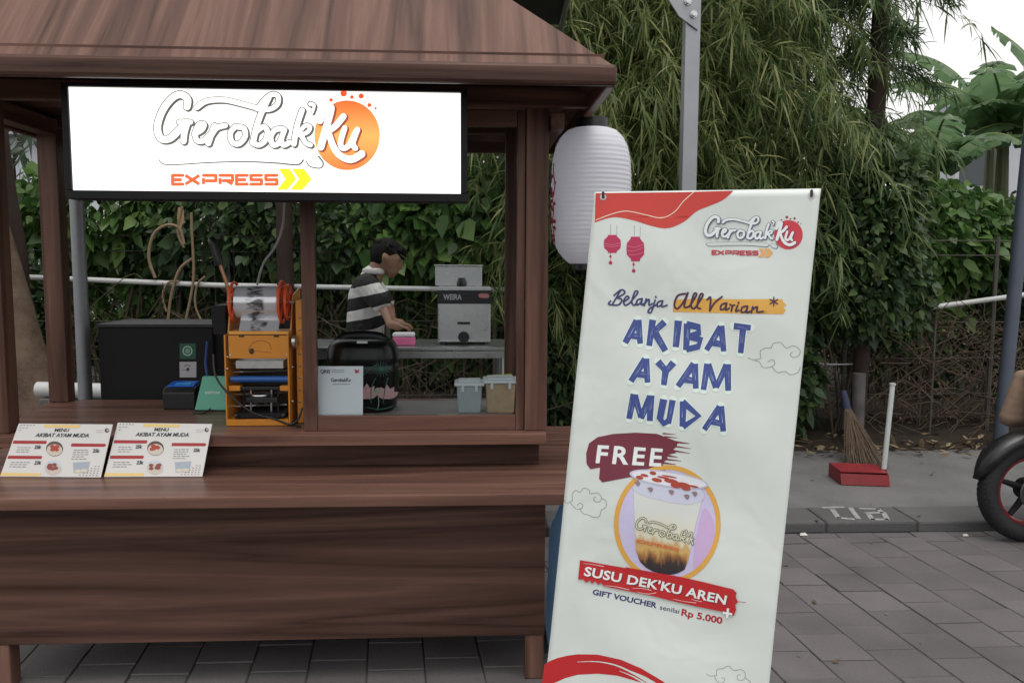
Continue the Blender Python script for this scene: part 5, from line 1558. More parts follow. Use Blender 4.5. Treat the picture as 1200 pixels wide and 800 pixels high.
# film roll and discs
rc = S(304, 354, .09); rR = 19.5 * (MY + .09) / FPX
xL, xR = S(279, 354, .09)[0], S(329, 354, .09)[0]
def film_mat():
    mt, nt, b = _new('printed_film')
    tc = nt.nodes.new('ShaderNodeTexCoord'); sp = nt.nodes.new('ShaderNodeSeparateXYZ'); nt.links.new(tc.outputs['Generated'], sp.inputs[0])
    nz = nt.nodes.new('ShaderNodeTexNoise'); nz.inputs['Scale'].default_value = 40; nz.inputs['Detail'].default_value = 4
    mp = nt.nodes.new('ShaderNodeMapping'); mp.inputs['Scale'].default_value = (.5, 1.2, 1.2)
    nt.links.new(tc.outputs['Object'], mp.inputs[0]); nt.links.new(mp.outputs[0], nz.inputs['Vector'])
    cr = nt.nodes.new('ShaderNodeValToRGB'); el = cr.color_ramp.elements      # clear margins, printed middle
    el[0].position = .0; el[0].color = (.08, .08, .08, 1); el[1].position = 1; el[1].color = (.08, .08, .08, 1)
    for p_, v in ((.06, 0), (.26, 0), (.32, .9), (.66, .9), (.72, 0), (.94, 0)):
        e = el.new(p_); e.color = (v, v, v, 1)
    nt.links.new(sp.outputs['X'], cr.inputs[0])
    gt = nt.nodes.new('ShaderNodeMapRange'); gt.inputs[1].default_value = .42; gt.inputs[2].default_value = .58; nt.links.new(nz.outputs['Fac'], gt.inputs[0])
    mu = nt.nodes.new('ShaderNodeMath'); mu.operation = 'MULTIPLY'; nt.links.new(cr.outputs[0], mu.inputs[0]); nt.links.new(gt.outputs[0], mu.inputs[1])
    mx = nt.nodes.new('ShaderNodeMix'); mx.data_type = 'RGBA'; mx.inputs[6].default_value = (.66, .68, .72, 1); mx.inputs[7].default_value = (.035, .03, .035, 1)
    nt.links.new(mu.outputs[0], mx.inputs[0]); nt.links.new(mx.outputs[2], b.inputs['Base Color'])
    b.inputs['Roughness'].default_value = .14; b.inputs['Metallic'].default_value = .45
    return mt
film = film_mat()
mk('film_roll', MB().lathe([(rR, xL), (rR, xR)], (0, rc[1], rc[2]), 28, 'x'), film, seal, True)
for xx, r in ((275, 25), (331, 26), (338, 22)):
    xp = S(xx, 354, .09)[0]; r = r * MY / FPX
    d = mk('roll_disc', MB().torus((xp, rc[1], rc[2]), r - .006, .006, 'x', 28, 8), M_REDORANGE, seal, True)
    for a in range(6):
        aa = a * math.pi / 3
        mk('spoke', MB().tube([(xp, rc[1], rc[2]), (xp, rc[1] + (r - .006) * math.cos(aa), rc[2] + (r - .006) * math.sin(aa))], .004, 6), M_REDORANGE, d, True)
mk('spindle', MB().tube([(S(266, 354, .09)[0], rc[1], rc[2]), (S(345, 354, .09)[0], rc[1], rc[2])], .006, 8), M_STEEL, seal, True)
a = S(282, 372, .05); c = S(328, 372, .05)
mk('film_sheet', MB().add([(a[0], MY + .07, a[2] + .02), (c[0], MY + .07, c[2] + .02), (c[0], MY + .02, S(300, 388)[2]), (a[0], MY + .02, S(300, 388)[2])], [(0, 1, 2, 3)]), film, seal)
# inner mechanism
sbox('inner_back', plain('dark_inner', (.05, .04, .035), .5, .3), 270, 338, 421, 491, .19, .2)
sbox('press_head', M_STEEL, 276, 332, 422, 432, .03, .16)
mk('blue_roller', MB().tube([S(271, 444, .02), S(338, 444, .02)], .0125, 12), plain('blue_roller', (.02, .10, .35), .3), seal, True)
sbox('orange_tab', M_ORANGE, 268, 281, 452, 458, .01, .05); sbox('orange_tab', M_ORANGE, 328, 338, 452, 458, .01, .05)
sbox('crossbar', M_BLACK, 280, 330, 453, 457, .02, .08)
for xx in (286, 294, 318, 326): mk('guide_rod', MB().tube([S(xx, 456, .06), S(xx, 490, .06)], .004, 8), M_STEEL if xx in (294, 318) else M_BLACK, seal, True)
sbox('cup_holder', M_BLACK, 288, 325, 466, 472, .02, .12); sbox('drawer', M_BLACKMATT, 275, 334, 484, 490, .005, .16)
for xx in (277, 332): mk('knob', MB().ellipsoid(S(xx, 487, -.006), .009, .009, .009, 10, 6), M_BLACK, seal, True)
for (xx, yy) in ((266.5, 418), (266.5, 432), (343, 430), (343, 470), (270, 416), (336, 416)): mk('bolt', MB().ellipsoid(S(xx, yy, -.003), .004, .004, .004, 8, 5), M_STEEL, seal, True)
# lever
mk('lever', MB().tube(catmull([S(274, 372, .12), S(267, 338, .12), S(262, 322, .12), S(256, 305, .12)], 4), .0075, 8), plain('copper_lever', (.40, .20, .12), .35, .7), seal, True)
mk('grip', MB().tube(catmull([S(257, 311, .12), S(252, 292, .12), S(248, 279, .12)], 4), [.015, .017, .018, .018, .018, .018, .018, .017, .013], 12), M_BLACK, seal, True)
sbox('motor_box', M_BLACKMATT, 250, 264, 358, 392, .13, .22)
# cables
M_CAB = plain('black_cable', (.012, .012, .013), .45)
tag(mk('power_cable', MB().tube(catmull([S(250, 415, .02), S(252, 438, .0), S(262, 455, -.03), S(282, 474, -.04), S(300, 485, -.03), S(322, 491, -.02), S(340, 497, -.01), S(350, 490, .0), S(354, 478, .02)], 6), .0042, 8), M_CAB, None, True), 'black power cable drooping across the orange sealing machine', 'cable')
tag(mk('power_cable', MB().tube(catmull([ctr(352, 478) + (0, 0, .006), ctr(356, 486) + (0, 0, .006), ctr(350, 493) + (0, 0, .006), ctr(344, 498) + (0, 0, .006), ctr(352, 502) + (0, 0, .006)], 6), .0042, 8), M_CAB, None, True), 'short coil of black cable at the foot of the window frame', 'cable')
tag(mk('device_lead', MB().tube(catmull([ctr(226, 484) + (0, 0, .004), ctr(240, 484.5) + (0, 0, .004), ctr(252, 479) + (0, 0, .02), ctr(262, 476) + (0, 0, .03), ctr(268, 474) + (0, 0, .035)], 6), .003, 6), M_CAB, None, True), 'thin black lead lying in front of the mint green device', 'cable')
tag(mk('hanging_cable', MB().tube(catmull([PY(333, 200, 3.75), PY(333, 245, 3.75), PY(330, 270, 3.75), PY(322, 290, 3.75), PY(308, 310, 3.72), PY(300, 340, 3.6)], 6), .005, 8), plain('grey_cable', (.42, .42, .40), .5), None, True), 'pale cable hanging down behind the film roll', 'cable')
# clear plastic tub right of the machine, on the counter
b0 = ctr(351, 476)
tub = thing('clear_tub', 'clear plastic bag of cups squeezed between machine and window frame', 'bag', (b0[0], b0[1] + .1, CZ))
mk('bag', MB().lathe([(.03, CZ + .001), (.04, CZ + .08), (.038, CZ + .2), (.02, CZ + .28), (.01, CZ + .30)], (b0[0] + .0, b0[1] + .16, 0), 12), plain('cloudy_plastic', (.40, .42, .46), .25), tub, True)

# rice warmer
rb = ctr(421, 486)
rw = thing('rice_warmer', 'glossy black rice warmer with pink flower print behind the glass', 'rice warmer', (rb[0], rb[1] + .15, CZ + .001))
RYc = rb[1] + .155
R_ = .149
def rz_(y): return PY(421, y, RYc - .1)[2]
def sq_lathe(prof, cx, cy, n=40, e=3.2):
    vs, fs = [], []
    for r, z in prof:
        for k in range(n):
            a = 2 * math.pi * k / n
            c, s_ = math.cos(a), math.sin(a)
            q = r / ((abs(c) ** e + abs(s_) ** e) ** (1 / e))
            vs.append((cx + q * c, cy + q * s_, z))
    m_ = len(prof)
    for i in range(m_ - 1):
        for k in range(n): fs.append((i * n + k, i * n + (k + 1) % n, (i + 1) * n + (k + 1) % n, (i + 1) * n + k))
    fs.append(tuple(range(n - 1, -1, -1))); fs.append(tuple((m_ - 1) * n + k for k in range(n)))
    return MB().add(vs, fs)
zr = [CZ + .0045, CZ + .02, rz_(436), rz_(432), rz_(428), rz_(418), rz_(408), rz_(402), rz_(398)]
M_GLOSS = plain('glossy_black', (.005, .005, .006), .3, 0, .1, 10, spec=.35)
body = mk('body', sq_lathe([(R_ * .92, zr[0]), (R_ * .97, zr[1]), (R_, zr[2])], rb[0], RYc), M_GLOSS, rw, True)
mk('rim', sq_lathe([(R_ * 1.01, zr[2] + .001), (R_ * 1.02, zr[3]), (R_ * .99, zr[4])], rb[0], RYc), M_BLACK, rw, True)
mk('lid', sq_lathe([(R_ * 1.0, zr[4] + .001), (R_ * 1.03, zr[5] - .01), (R_ * 1.02, zr[5]), (R_ * .98, zr[6]), (R_ * .88, zr[7]), (R_ * .70, zr[8])], rb[0], RYc, e=3.4), M_GLOSS, rw, True)
zl = rz_(398)
mk('handle', MB().tube(catmull([(rb[0] - .105, RYc - .03, zl - .022), (rb[0] - .075, RYc - .03, zl + .002), (rb[0], RYc - .03, zl + .010), (rb[0] + .075, RYc - .03, zl + .002), (rb[0] + .105, RYc - .03, zl - .022)], 5), .017, 10, flat=1.5), M_GLOSS, rw, True)
mk('latch', MB().box(rb[0] - .012, rb[0] + .035, RYc - .128, RYc - .108, zl - .026, zl - .004), plain('latch_silver', (.6, .6, .62), .3, .5), rw, bevel=.004)
rs_ = Sheet((rb[0], RYc - R_ * 1.001, CZ), (1, 0, 0), (0, 0, 1))
def zg(x, y): return (360 + x / 3.4783, 270 + y / 3.4783)
b = MB()
for cx, cy, s_ in ((243, 655, 1.0), (326, 655, .92)):
    for k, a in enumerate((-62, 62, -34, 34, 0)):
        aa = rad(a - 90); L_ = 40 * s_
        c_ = zg(cx + L_ * .62 * math.cos(aa), cy + 30 + L_ * .78 * math.sin(aa))
        ax = (math.cos(aa), math.sin(aa)); nx = (-ax[1], ax[0]); l2, w2 = 9.2 * s_, 4.0 * s_
        rs_.poly(b, [(c_[0] + ax[0] * l2 * f + nx[0] * w2 * g, c_[1] + ax[1] * l2 * f + nx[1] * w2 * g) for f, g in ((-1, 0), (-.5, .7), (0, 1), (.5, .75), (1, 0), (.5, -.75), (0, -1), (-.5, -.7))], 3)
mk('flower_print', b, plain('petal_pink', (.55, .33, .36), .3, 0, .3, 90), body)
b = MB(); rs_.ell(b, *zg(288, 652), 3.4, 3.6, 3, 14); rs_.stroke(b, [zg(288, 660), zg(292, 700), zg(286, 730)], .9, 3); mk('bud_print', b, plain('bud', (.32, .40, .30), .3), body)
b = MB()
for a in range(0, 360, 24): rs_.stroke(b, [zg(302, 565), zg(302 + 34 * math.cos(rad(a)), 565 + 30 * math.sin(rad(a)))], .7, 3, False)
for p in ([(230, 590), (260, 560), (290, 545)], [(310, 700), (318, 640), (330, 600)], [(240, 720), (300, 728), (350, 715)], [(260, 700), (262, 640), (280, 600)]): rs_.stroke(b, [zg(*q) for q in p], 1.1, 3)
mk('leaf_print', b, plain('leaf_teal', (.035, .14, .09), .3), body)

# white code card (the square code itself left out)
cq = [PY(373, 487, 3.15), PY(425, 487, 3.15), PY(425.5, 429, 3.17), PY(373, 429, 3.17)]
cy_ = PY(399, 487, 3.15)
qc = thing('payment_card', 'white payment card standing inside the window corner', 'card', (cy_[0], 3.15, CZ))
qsh = Sheet(cq[0], cq[1] - cq[0], cq[3] - cq[0])
zlow = CZ + .002
x0_, x1_ = cq[0][0], cq[1][0]
crd = mk('card', MB().prism([(x0_, 3.147, zlow), (x1_, 3.147, zlow), cq[2], cq[3]], (0, .003, 0)), plain('card_bluewhite', (.60, .63, .68), .3, 0, .04, 6), qc)
b = MB(); qsh.text(b, 'QRIS', (375.5, 437), (387, 437), (375.5, 432.8), 2, .03); qsh.text(b, 'GerobakKu', (388, 447), (411, 447), (388, 442.6), 2, .02)
for k in range(2):
    qsh.stroke(b, [(389, 433.5 + 2.2 * k), (403, 433.7 + 2.2 * k)], .5, 2, False)
qsh.stroke(b, [(390, 450), (410, 450)], .5, 2, False)
mk('lettering', b, ink('card_ink', (60, 64, 78)), crd)
b = MB(); qsh.poly(b, [(415.5, 432), (419, 434), (421, 431.5), (420.5, 436.5), (416.5, 437.5)], 2); mk('emblem', b, ink('card_red', (170, 60, 70)), crd)

# two food containers inside the window
def container(xa_, xb_, yt, yb_, dep, label, lidcol, body, fill=None):
    p0, p1 = PZ(xa_, yb_, CZ), PZ(xb_, yb_, CZ)
    y0 = p0[1]
    zt = PY((xa_ + xb_) / 2, yt, y0)[2]
    t = thing('food_container', label, 'container', ((p0[0] + p1[0]) / 2, y0 + dep / 2, CZ + .001), 'containers behind the glass')
    x0, x1 = p0[0] + .008, p1[0] - .008
    bd = MB().add([(x0 + .006, y0 + .006, CZ + .0045), (x1 - .006, y0 + .006, CZ + .0045), (x1 - .006, y0 + dep - .006, CZ + .0045), (x0 + .006, y0 + dep - .006, CZ + .0045), (x0, y0, zt - .012), (x1, y0, zt - .012), (x1, y0 + dep, zt - .012), (x0, y0 + dep, zt - .012)],
                  [(0, 1, 5, 4), (1, 2, 6, 5), (2, 3, 7, 6), (3, 0, 4, 7), (0, 3, 2, 1), (4, 5, 6, 7)])
    mk('tub', bd, body, t, bevel=.006)
    lid = mk('lid', MB().box(x0 - .010, x1 + .010, y0 - .008, y0 + dep + .008, zt - .011, zt + .003), lidcol, t, bevel=.005)
    mk('lid_top', MB().box(x0 + .006, x1 - .006, y0 + .008, y0 + dep - .008, zt + .0035, zt + .010), lidcol, lid, bevel=.003)
    for xx in (x0 + .02, x1 - .03):
        mk('clip', MB().box(xx, xx + .012, y0 - .011, y0 - .0085, zt - .032, zt - .006), lidcol, t, bevel=.001)
M_LID = plain('white_lid', (.62, .66, .70), .35, 0, .05, 20)
container(533, 567, 449.5, 486, .12, 'food container with milky body and white lid behind the glass', M_LID, plain('milky_tub', (.36, .41, .42), .3, 0, .1, 20))
container(567, 606, 446.5, 486, .13, 'food container with tan contents and white lid by the window stile', M_LID, plain('tan_tub', (.42, .31, .20), .35, 0, .25, 40))
p0 = PZ(585, 480, CZ)
tag(mk('yellow_packet', MB().obox((p0[0] + .01, p0[1] + .05, PY(580, 441.5, p0[1] + .05)[2]), (.05, .004, .002), (0, .035, 0), (0, 0, .007)), plain('yellow_wrap', (.60, .62, .10), .4, 0, .2, 20), bevel=.004), 'flat yellow packet lying on the tan food container', 'packet')

# ================================================================== STEEL TABLE, GRINDER, PERSON
TZ = 1.02
tab = thing('steel_table', 'stainless steel work table behind the stall', 'table', (-.4, 4.95, KH - .003))
mk('top', MB().box(-1.10, .235, 4.70, 5.22, TZ - .02, TZ), M_STEEL, tab, bevel=.004)
mk('apron', MB().box(-1.095, .23, 4.702, 4.722, TZ - .066, TZ - .021), M_STEEL, tab, bevel=.003)
mk('shelf', MB().box(-1.05, .19, 4.75, 5.18, .30, .32), M_STEEL, tab, bevel=.003)
for x in (-1.06, .19):
    for y in (4.74, 5.18):
        mk('leg', MB().tube([(x, y, KH - .003), (x, y, TZ - .021)], .019, 10), M_STEEL, tab, True)
def G(x, y, Y=4.84): return PY(x, y, Y)
gr = thing('steel_grinder', 'boxy stainless steel grinder with black band on the steel table', 'machine', (G(543, 400)[0], 4.95, TZ))
ga, gb = G(513, 398), G(575, 336)
mk('body', MB().box(ga[0], gb[0], 4.84, 5.10, TZ + .018, gb[2]), M_STEEL, gr, bevel=.006)
mk('band', MB().box(ga[0] - .002, gb[0] + .002, 4.836, 5.0, G(540, 356)[2], G(540, 340)[2]), M_BLACK, gr, bevel=.002)
gsh = Sheet((0, 4.836, 0), (1, 0, 0), (0, 0, 1))
b = MB(); gsh.text(b, 'WEIRA', (519.5, 351), (541, 351), (519.5, 344.5), 2, .03); mk('lettering', b, ink('silver_print', (170, 170, 176)), gr)
b = MB(); gsh.poly(b, [(562, 344), (572, 344.5), (572, 349), (562, 348.5)], 1, 3); mk('badge', b, ink('badge', (170, 110, 110)), gr)
mk('slot', MB().box(G(536, 379)[0], G(551, 379)[0], 4.835, 4.839, G(540, 380)[2], G(540, 377)[2]), M_BLACK, gr)
kc = G(543.5, 394.5)
mk('knob', MB().lathe([(.030, -.022), (.034, -.018), (.034, -.001)], (kc[0], 4.84, kc[2]), 24, 'y'), M_BLACK, gr, True)
for x in (ga[0] + .03, gb[0] - .03):
    for y in (4.87, 5.07): mk('foot', MB().lathe([(.018, 0), (.018, .017)], (x, y, TZ + .001), 12), M_BLACK, gr, True)
ha, hb = PY(510, 337, 4.93), PY(565, 312, 4.93)
mk('hopper', MB().box(ha[0], hb[0], 4.93, 5.09, gb[2] + .001, hb[2]), M_STEEL, gr, bevel=.004)
mk('hopper_lip', MB().box(ha[0] - .006, hb[0] + .006, 4.925, 5.095, hb[2] + .0005, hb[2] + .008), M_STEEL, gr, bevel=.002)
kk = G(541, 333)
mk('valve_knob', MB().lathe([(.026, -.02), (.03, -.012), (.03, .0), (.018, .03)], (kk[0], 4.88, gb[2] + .022), 16), M_BLACK, gr, True)
tb = PZ(473, 405, TZ)
tis = thing('tissue_packet', 'white and pink packet on the steel table under a hand', 'packet', (tb[0], tb[1] + .06, TZ))
mk('pink_base', MB().box(tb[0] - .065, tb[0] + .065, tb[1], tb[1] + .10, TZ + .001, TZ + .05), plain('pink_wrap', (.70, .16, .34), .4), tis, bevel=.008)
mk('white_top', MB().box(tb[0] - .066, tb[0] + .062, tb[1] + .002, tb[1] + .10, TZ + .051, TZ + .074), plain('tissue_white', (.72, .68, .72), .7), tis, bevel=.008)

# person: profile to the right, head bowed, reaching down to the packet
PX0, PYY = PY(428, 400, 5.46)[0], 5.46
per = thing('person', 'person in black and white striped polo shirt working at the steel table', 'person', (PX0, PYY, KH - .003))
def W(x, y, z): return (PX0 + x, PYY + y, z)
M_SKIN = plain('skin', (.27, .145, .095), .5, 0, .1, 25)
def remeshed(name, mb, mat, parent, vox, smooth=4):
    o = mk(name, mb, mat, parent, True, angle=180)
    r = o.modifiers.new('remesh', 'REMESH'); r.mode = 'VOXEL'; r.voxel_size = vox; r.use_smooth_shade = True
    s_ = o.modifiers.new('smooth', 'SMOOTH'); s_.iterations = smooth; s_.factor = .5
    return o
hd = np.array([.125, 0, 1.575])               # head centre
def WH(x, y, z):                              # the head and neck tip forward over the work
    a = rad(24); dx, dz = x - .085, z - 1.475
    return W(.085 + dx * math.cos(a) + dz * math.sin(a), y, 1.475 - dx * math.sin(a) + dz * math.cos(a) - .004)
b = MB()
b.capsule(W(0, 0, .92), W(0, 0, 1.06), .125, .12); b.capsule(W(0, -.05, 1.05), W(.02, -.07, 1.30), .10, .10); b.capsule(W(0, .05, 1.05), W(.02, .07, 1.30), .10, .10)
b.capsule(W(.02, -.13, 1.36), W(.02, .13, 1.36), .065, .065); b.capsule(W(.045, 0, 1.36), W(.095, 0, 1.50), .058, .055)
b.ellipsoid(WH(*hd), .098, .078, .112); b.ellipsoid(WH(.165, 0, 1.525), .055, .058, .075)      # skull, jaw
b.capsule(WH(.205, 0, 1.575), WH(.226, 0, 1.545), .010, .015)                                   # nose
b.capsule(WH(.204, -.02, 1.507), WH(.204, .02, 1.507), .010, .010)                              # mouth
b.ellipsoid(WH(.188, 0, 1.468), .022, .026, .018)                                              # chin
b.capsule(WH(.20, -.045, 1.60), WH(.205, .045, 1.60), .012, .012)                               # brow
for s_ in (-1, 1):
    b.ellipsoid(WH(.11, s_ * .08, 1.565), .018, .010, .03)
    b.capsule(W(0, s_ * .09, .93), W(.02, s_ * .10, .52), .085, .058); b.capsule(W(.02, s_ * .10, .52), W(0, s_ * .10, .13), .056, .038); b.capsule(W(-.03, s_ * .10, .098), W(.14, s_ * .11, .088), .036, .03)
arm = [((.05, -.18, 1.36), (.15, -.25, 1.225), .046, .037), ((.15, -.25, 1.225), (.205, -.36, 1.125), .036, .025)]
armf = [((.03, .18, 1.36), (.15, .12, 1.19), .05, .041), ((.15, .12, 1.19), (.20, -.20, 1.13), .039, .028)]
for a, c, r0, r1 in arm + armf: b.capsule(W(*a), W(*c), r0, r1)
for (wx, wy, wz) in ((.20, -.36, 1.125), (.20, -.20, 1.13)):
    b.capsule(W(wx, wy, wz), W(wx + .055, wy - .015, wz - .01), .026, .03)
    for k, L_ in enumerate((.062, .07, .066, .05)):
        yy = wy - .04 + .019 * k
        p0 = W(wx + .075, yy, wz - .012); p1 = W(wx + .075 + L_ * .6, yy - .004, wz - .022); p2 = W(wx + .075 + L_ * .85, yy - .004, wz - .045)
        b.capsule(p0, p1, .0095, .009); b.capsule(p1, p2, .009, .008)
    b.capsule(W(wx + .03, wy + .03, wz - .01), W(wx + .085, wy + .055, wz - .025), .011, .0095)
remeshed('body', b, M_SKIN, per, .008, 3)
def stripe_mat():
    mt, nt, b = _new('striped_knit')
    tc = nt.nodes.new('ShaderNodeTexCoord'); sp = nt.nodes.new('ShaderNodeSeparateXYZ'); nt.links.new(tc.outputs['Object'], sp.inputs[0])
    nz = nt.nodes.new('ShaderNodeTexNoise'); nz.inputs['Scale'].default_value = 7; nt.links.new(tc.outputs['Object'], nz.inputs['Vector'])
    ad = nt.nodes.new('ShaderNodeMath'); ad.operation = 'MULTIPLY_ADD'; ad.inputs[1].default_value = .035
    nt.links.new(nz.outputs['Fac'], ad.inputs[0]); nt.links.new(sp.outputs['Z'], ad.inputs[2])
    a2 = nt.nodes.new('ShaderNodeMath'); a2.operation = 'MULTIPLY_ADD'; a2.inputs[1].default_value = -.22; nt.links.new(sp.outputs['X'], a2.inputs[0]); nt.links.new(ad.outputs[0], a2.inputs[2])
    dv = nt.nodes.new('ShaderNodeMath'); dv.operation = 'DIVIDE'; dv.inputs[1].default_value = .146; nt.links.new(a2.outputs[0], dv.inputs[0])
    fr = nt.nodes.new('ShaderNodeMath'); fr.operation = 'FRACT'; nt.links.new(dv.outputs[0], fr.inputs[0])
    gt = nt.nodes.new('ShaderNodeMath'); gt.operation = 'GREATER_THAN'; gt.inputs[1].default_value = .54; nt.links.new(fr.outputs[0], gt.inputs[0])
    mx = nt.nodes.new('ShaderNodeMix'); mx.data_type = 'RGBA'; mx.inputs[6].default_value = (.016, .015, .017, 1); mx.inputs[7].default_value = (.60, .59, .57, 1)
    nt.links.new(gt.outputs[0], mx.inputs[0]); nt.links.new(mx.outputs[2], b.inputs['Base Color']); b.inputs['Roughness'].default_value = .9
    n2 = nt.nodes.new('ShaderNodeTexNoise'); n2.inputs['Scale'].default_value = 11; n2.inputs['Distortion'].default_value = 1.2; nt.links.new(tc.outputs['Object'], n2.inputs['Vector'])
    bp = nt.nodes.new('ShaderNodeBump'); bp.inputs['Strength'].default_value = .8; bp.inputs['Distance'].default_value = .03; nt.links.new(n2.outputs['Fac'], bp.inputs['Height']); nt.links.new(bp.outputs[0], b.inputs['Normal'])
    return mt
b = MB()
b.capsule(W(-.005, -.055, .98), W(.02, -.08, 1.29), .122, .118); b.capsule(W(-.005, .055, .98), W(.02, .08, 1.29), .122, .118)
b.capsule(W(.02, -.125, 1.352), W(.02, .125, 1.352), .084, .084)
b.capsule(W(.045, -.178, 1.355), W(.128, -.235, 1.262), .077, .072); b.capsule(W(.03, .175, 1.355), W(.115, .165, 1.24), .072, .068)
b.capsule(W(.04, 0, 1.40), W(.05, 0, 1.43), .075, .066)
remeshed('polo_shirt', b, stripe_mat(), per, .010, 3)
mk('collar', MB().torus(W(.065, 0, 1.452), .066, .014, 'z', 24, 8, 1.5), plain('collar_white', (.55, .54, .52), .9), per, True)
b = MB()
b.capsule(W(-.005, -.06, .93), W(-.005, .06, .93), .135, .135)
for s_ in (-1, 1):
    b.capsule(W(0, s_ * .09, .92), W(.02, s_ * .10, .52), .10, .075); b.capsule(W(.02, s_ * .10, .52), W(.0, s_ * .10, .14), .075, .06)
remeshed('trousers', b, plain('dark_trousers', (.02, .022, .03), .9), per, .012, 3)
b = MB()
b.ellipsoid(WH(.102, 0, 1.603), .100, .083, .094); b.ellipsoid(WH(.075, 0, 1.575), .080, .081, .096); b.ellipsoid(WH(.172, 0, 1.640), .040, .062, .036); b.ellipsoid(WH(.062, 0, 1.535), .050, .056, .056)
for k in range(60):
    a = random.uniform(0, 6.28); q = random.uniform(.1, 1.0)
    p = np.array([.10 + .094 * math.cos(a) * q, .080 * math.sin(a) * q, 1.605 + .082 * math.sqrt(max(0, 1 - q * q))])
    b.capsule(WH(*p), WH(*(p + (.045 * math.cos(a) + .02, .03 * math.sin(a), -.012))), .008, .004, 6)
remeshed('hair', b, plain('black_hair', (.006, .005, .005), .7, 0, .4, 60, bump=.5, spec=.15), per, .006, 1)
for s_ in (-1, 1):
    mk('eye', MB().ellipsoid(WH(.204, s_ * .032, 1.578), .008, .012, .006, 10, 6), plain('dark_eye', (.02, .015, .012), .3), per, True)
    mk('shoe', MB().capsule(W(-.04, s_ * .10, .103), W(.15, s_ * .11, .095), .044, .038), M_BLACKMATT, per, True)

# ================================================================== RIGHT SIDE: BROOM, DUSTPAN, POST, MOTORCYCLE, BAG
bb0, bb1 = PZ(990, 548, KH), PZ(1038, 546, KH)
bt = PY(988, 458, 6.05)
broom = thing('straw_broom', 'straw broom with blue-bound grip leaning on the trunk base', 'broom', ((bb0[0] + bb1[0]) / 2, bb0[1], KH))
b = MB()
nk = PY(993, 478, 6.0)
for k in range(150):
    u = random.random(); e = bb0 * (1 - u) + bb1 * u + (0, random.uniform(-.09, .09), random.uniform(0, .03))
    s_ = nk + (random.uniform(-.022, .022), random.uniform(-.02, .02), 0)
    mid = (s_ + e) / 2 + (random.uniform(-.015, .015), random.uniform(-.02, .02), 0)
    b.tube([s_, mid, e], [.0035, .003, .0018], 4, False)
mk('bristles', b, plain('palm_rib', (.11, .075, .05), .8, 0, .4, 30), broom, kind='stuff')
for k in range(6):
    u = (k + .5) / 6; e = bb0 * (1 - u) + bb1 * u
    mk('rib', MB().tube([nk, (nk + e) / 2, e], [.006, .005, .003], 6), plain('palm_rib_light', (.17, .12, .08), .8, 0, .3, 30), broom, True)
mk('grip', MB().tube([nk - (0, 0, .02), (nk + bt) / 2, bt], [.032, .028, .024], 12), plain('blue_binding', (.016, .022, .06), .7, 0, .3, 40), broom, True)
# dustpan
d0, d1 = PZ(986, 568, KH), PZ(1043, 570, KH)
dy = .15
dp = thing('dustpan', 'red plastic dustpan with long pale upright handle on the pavement', 'dustpan', ((d0[0] + d1[0]) / 2, d0[1] + .1, KH))
M_DP = plain('red_plastic', (.20, .016, .02), .5, 0, .35, 9)
z0 = KH + .002
vs = [(d0[0], d0[1], z0), (d1[0], d1[1], z0), (d1[0] + .02, d1[1] + .24, z0), (d0[0] + .02, d0[1] + .24, z0), (d0[0] + .02, d0[1] + .24, z0 + .09), (d1[0] + .02, d1[1] + .24, z0 + .09), (d0[0], d0[1] + .02, z0 + .072), (d1[0], d1[1] + .02, z0 + .07)]
tray_ = mk('tray', MB().add(vs, [(0, 1, 2, 3), (3, 2, 5, 4), (0, 3, 4, 6), (1, 7, 5, 2), (0, 6, 7, 1)]), M_DP, dp)
tray_.modifiers.new('thickness', 'SOLIDIFY').thickness = .005
mk('hood', MB().add([vs[4], vs[5], (d1[0], d1[1] + .03, z0 + .082), (d0[0], d0[1] + .02, z0 + .085)], [(0, 1, 2, 3)]), M_DP, dp).modifiers.new('thickness', 'SOLIDIFY').thickness = .005
hb_ = np.array([d1[0] + .015, d1[1] + .12, KH + .06]); ht = PY(1046, 451, hb_[1])
mk('handle', MB().tube([hb_, ht], .0165, 12), plain('pale_tube', (.55, .59, .58), .4, 0, .06, 10), dp, True)
mk('handle_cap', MB().tube([ht - (0, 0, .002), ht + (0, 0, .012)], .0195, 12), plain('pale_cap', (.48, .52, .50), .4), dp, True)
mk('socket', MB().tube([hb_ - (0, 0, .045), hb_ + (0, 0, .03)], .021, 12), M_DP, dp, True)
# blue-grey post
bpz = PZ(1171, 524, KH)
bp2 = thing('steel_post', 'tall blue-grey round post at the right edge behind motorcycle', 'post', (bpz[0], bpz[1], KH - .003))
mk('tube', MB().tube([(bpz[0], bpz[1], KH - .004), (bpz[0] + .07, bpz[1], 2.0), (bpz[0] + .16, bpz[1], 4.2)], .052, 18), plain('blue_grey_paint', (.075, .09, .125), .5, .1, .2, 10), bp2, True)
mk('base_collar', MB().tube([(bpz[0], bpz[1], KH - .003), (bpz[0], bpz[1], KH + .03)], .075, 18), plain('blue_grey_paint', (.075, .09, .125), .5, .1, .2, 10), bp2, True)
# fallen pvc pipe left of the cabinet
v0, v1 = PY(44, 456, 5.15), PY(128, 458, 5.15)
pv = thing('plastic_pipe', 'thick grey-white plastic pipe lying on bricks behind the left post', 'pipe', ((v0[0] + v1[0]) / 2, 5.15, KH))
mk('pipe', MB().tube([v0, v1], .048, 16), plain('pvc_grey', (.46, .46, .46), .5, 0, .1, 8), pv, True)
for q in (.2, .8):
    p = v0 * (1 - q) + v1 * q
    mk('brick_stack', MB().box(p[0] - .05, p[0] + .05, 5.08, 5.22, KH - .002, p[2] - .049), M_KERB, pv, bevel=.006)

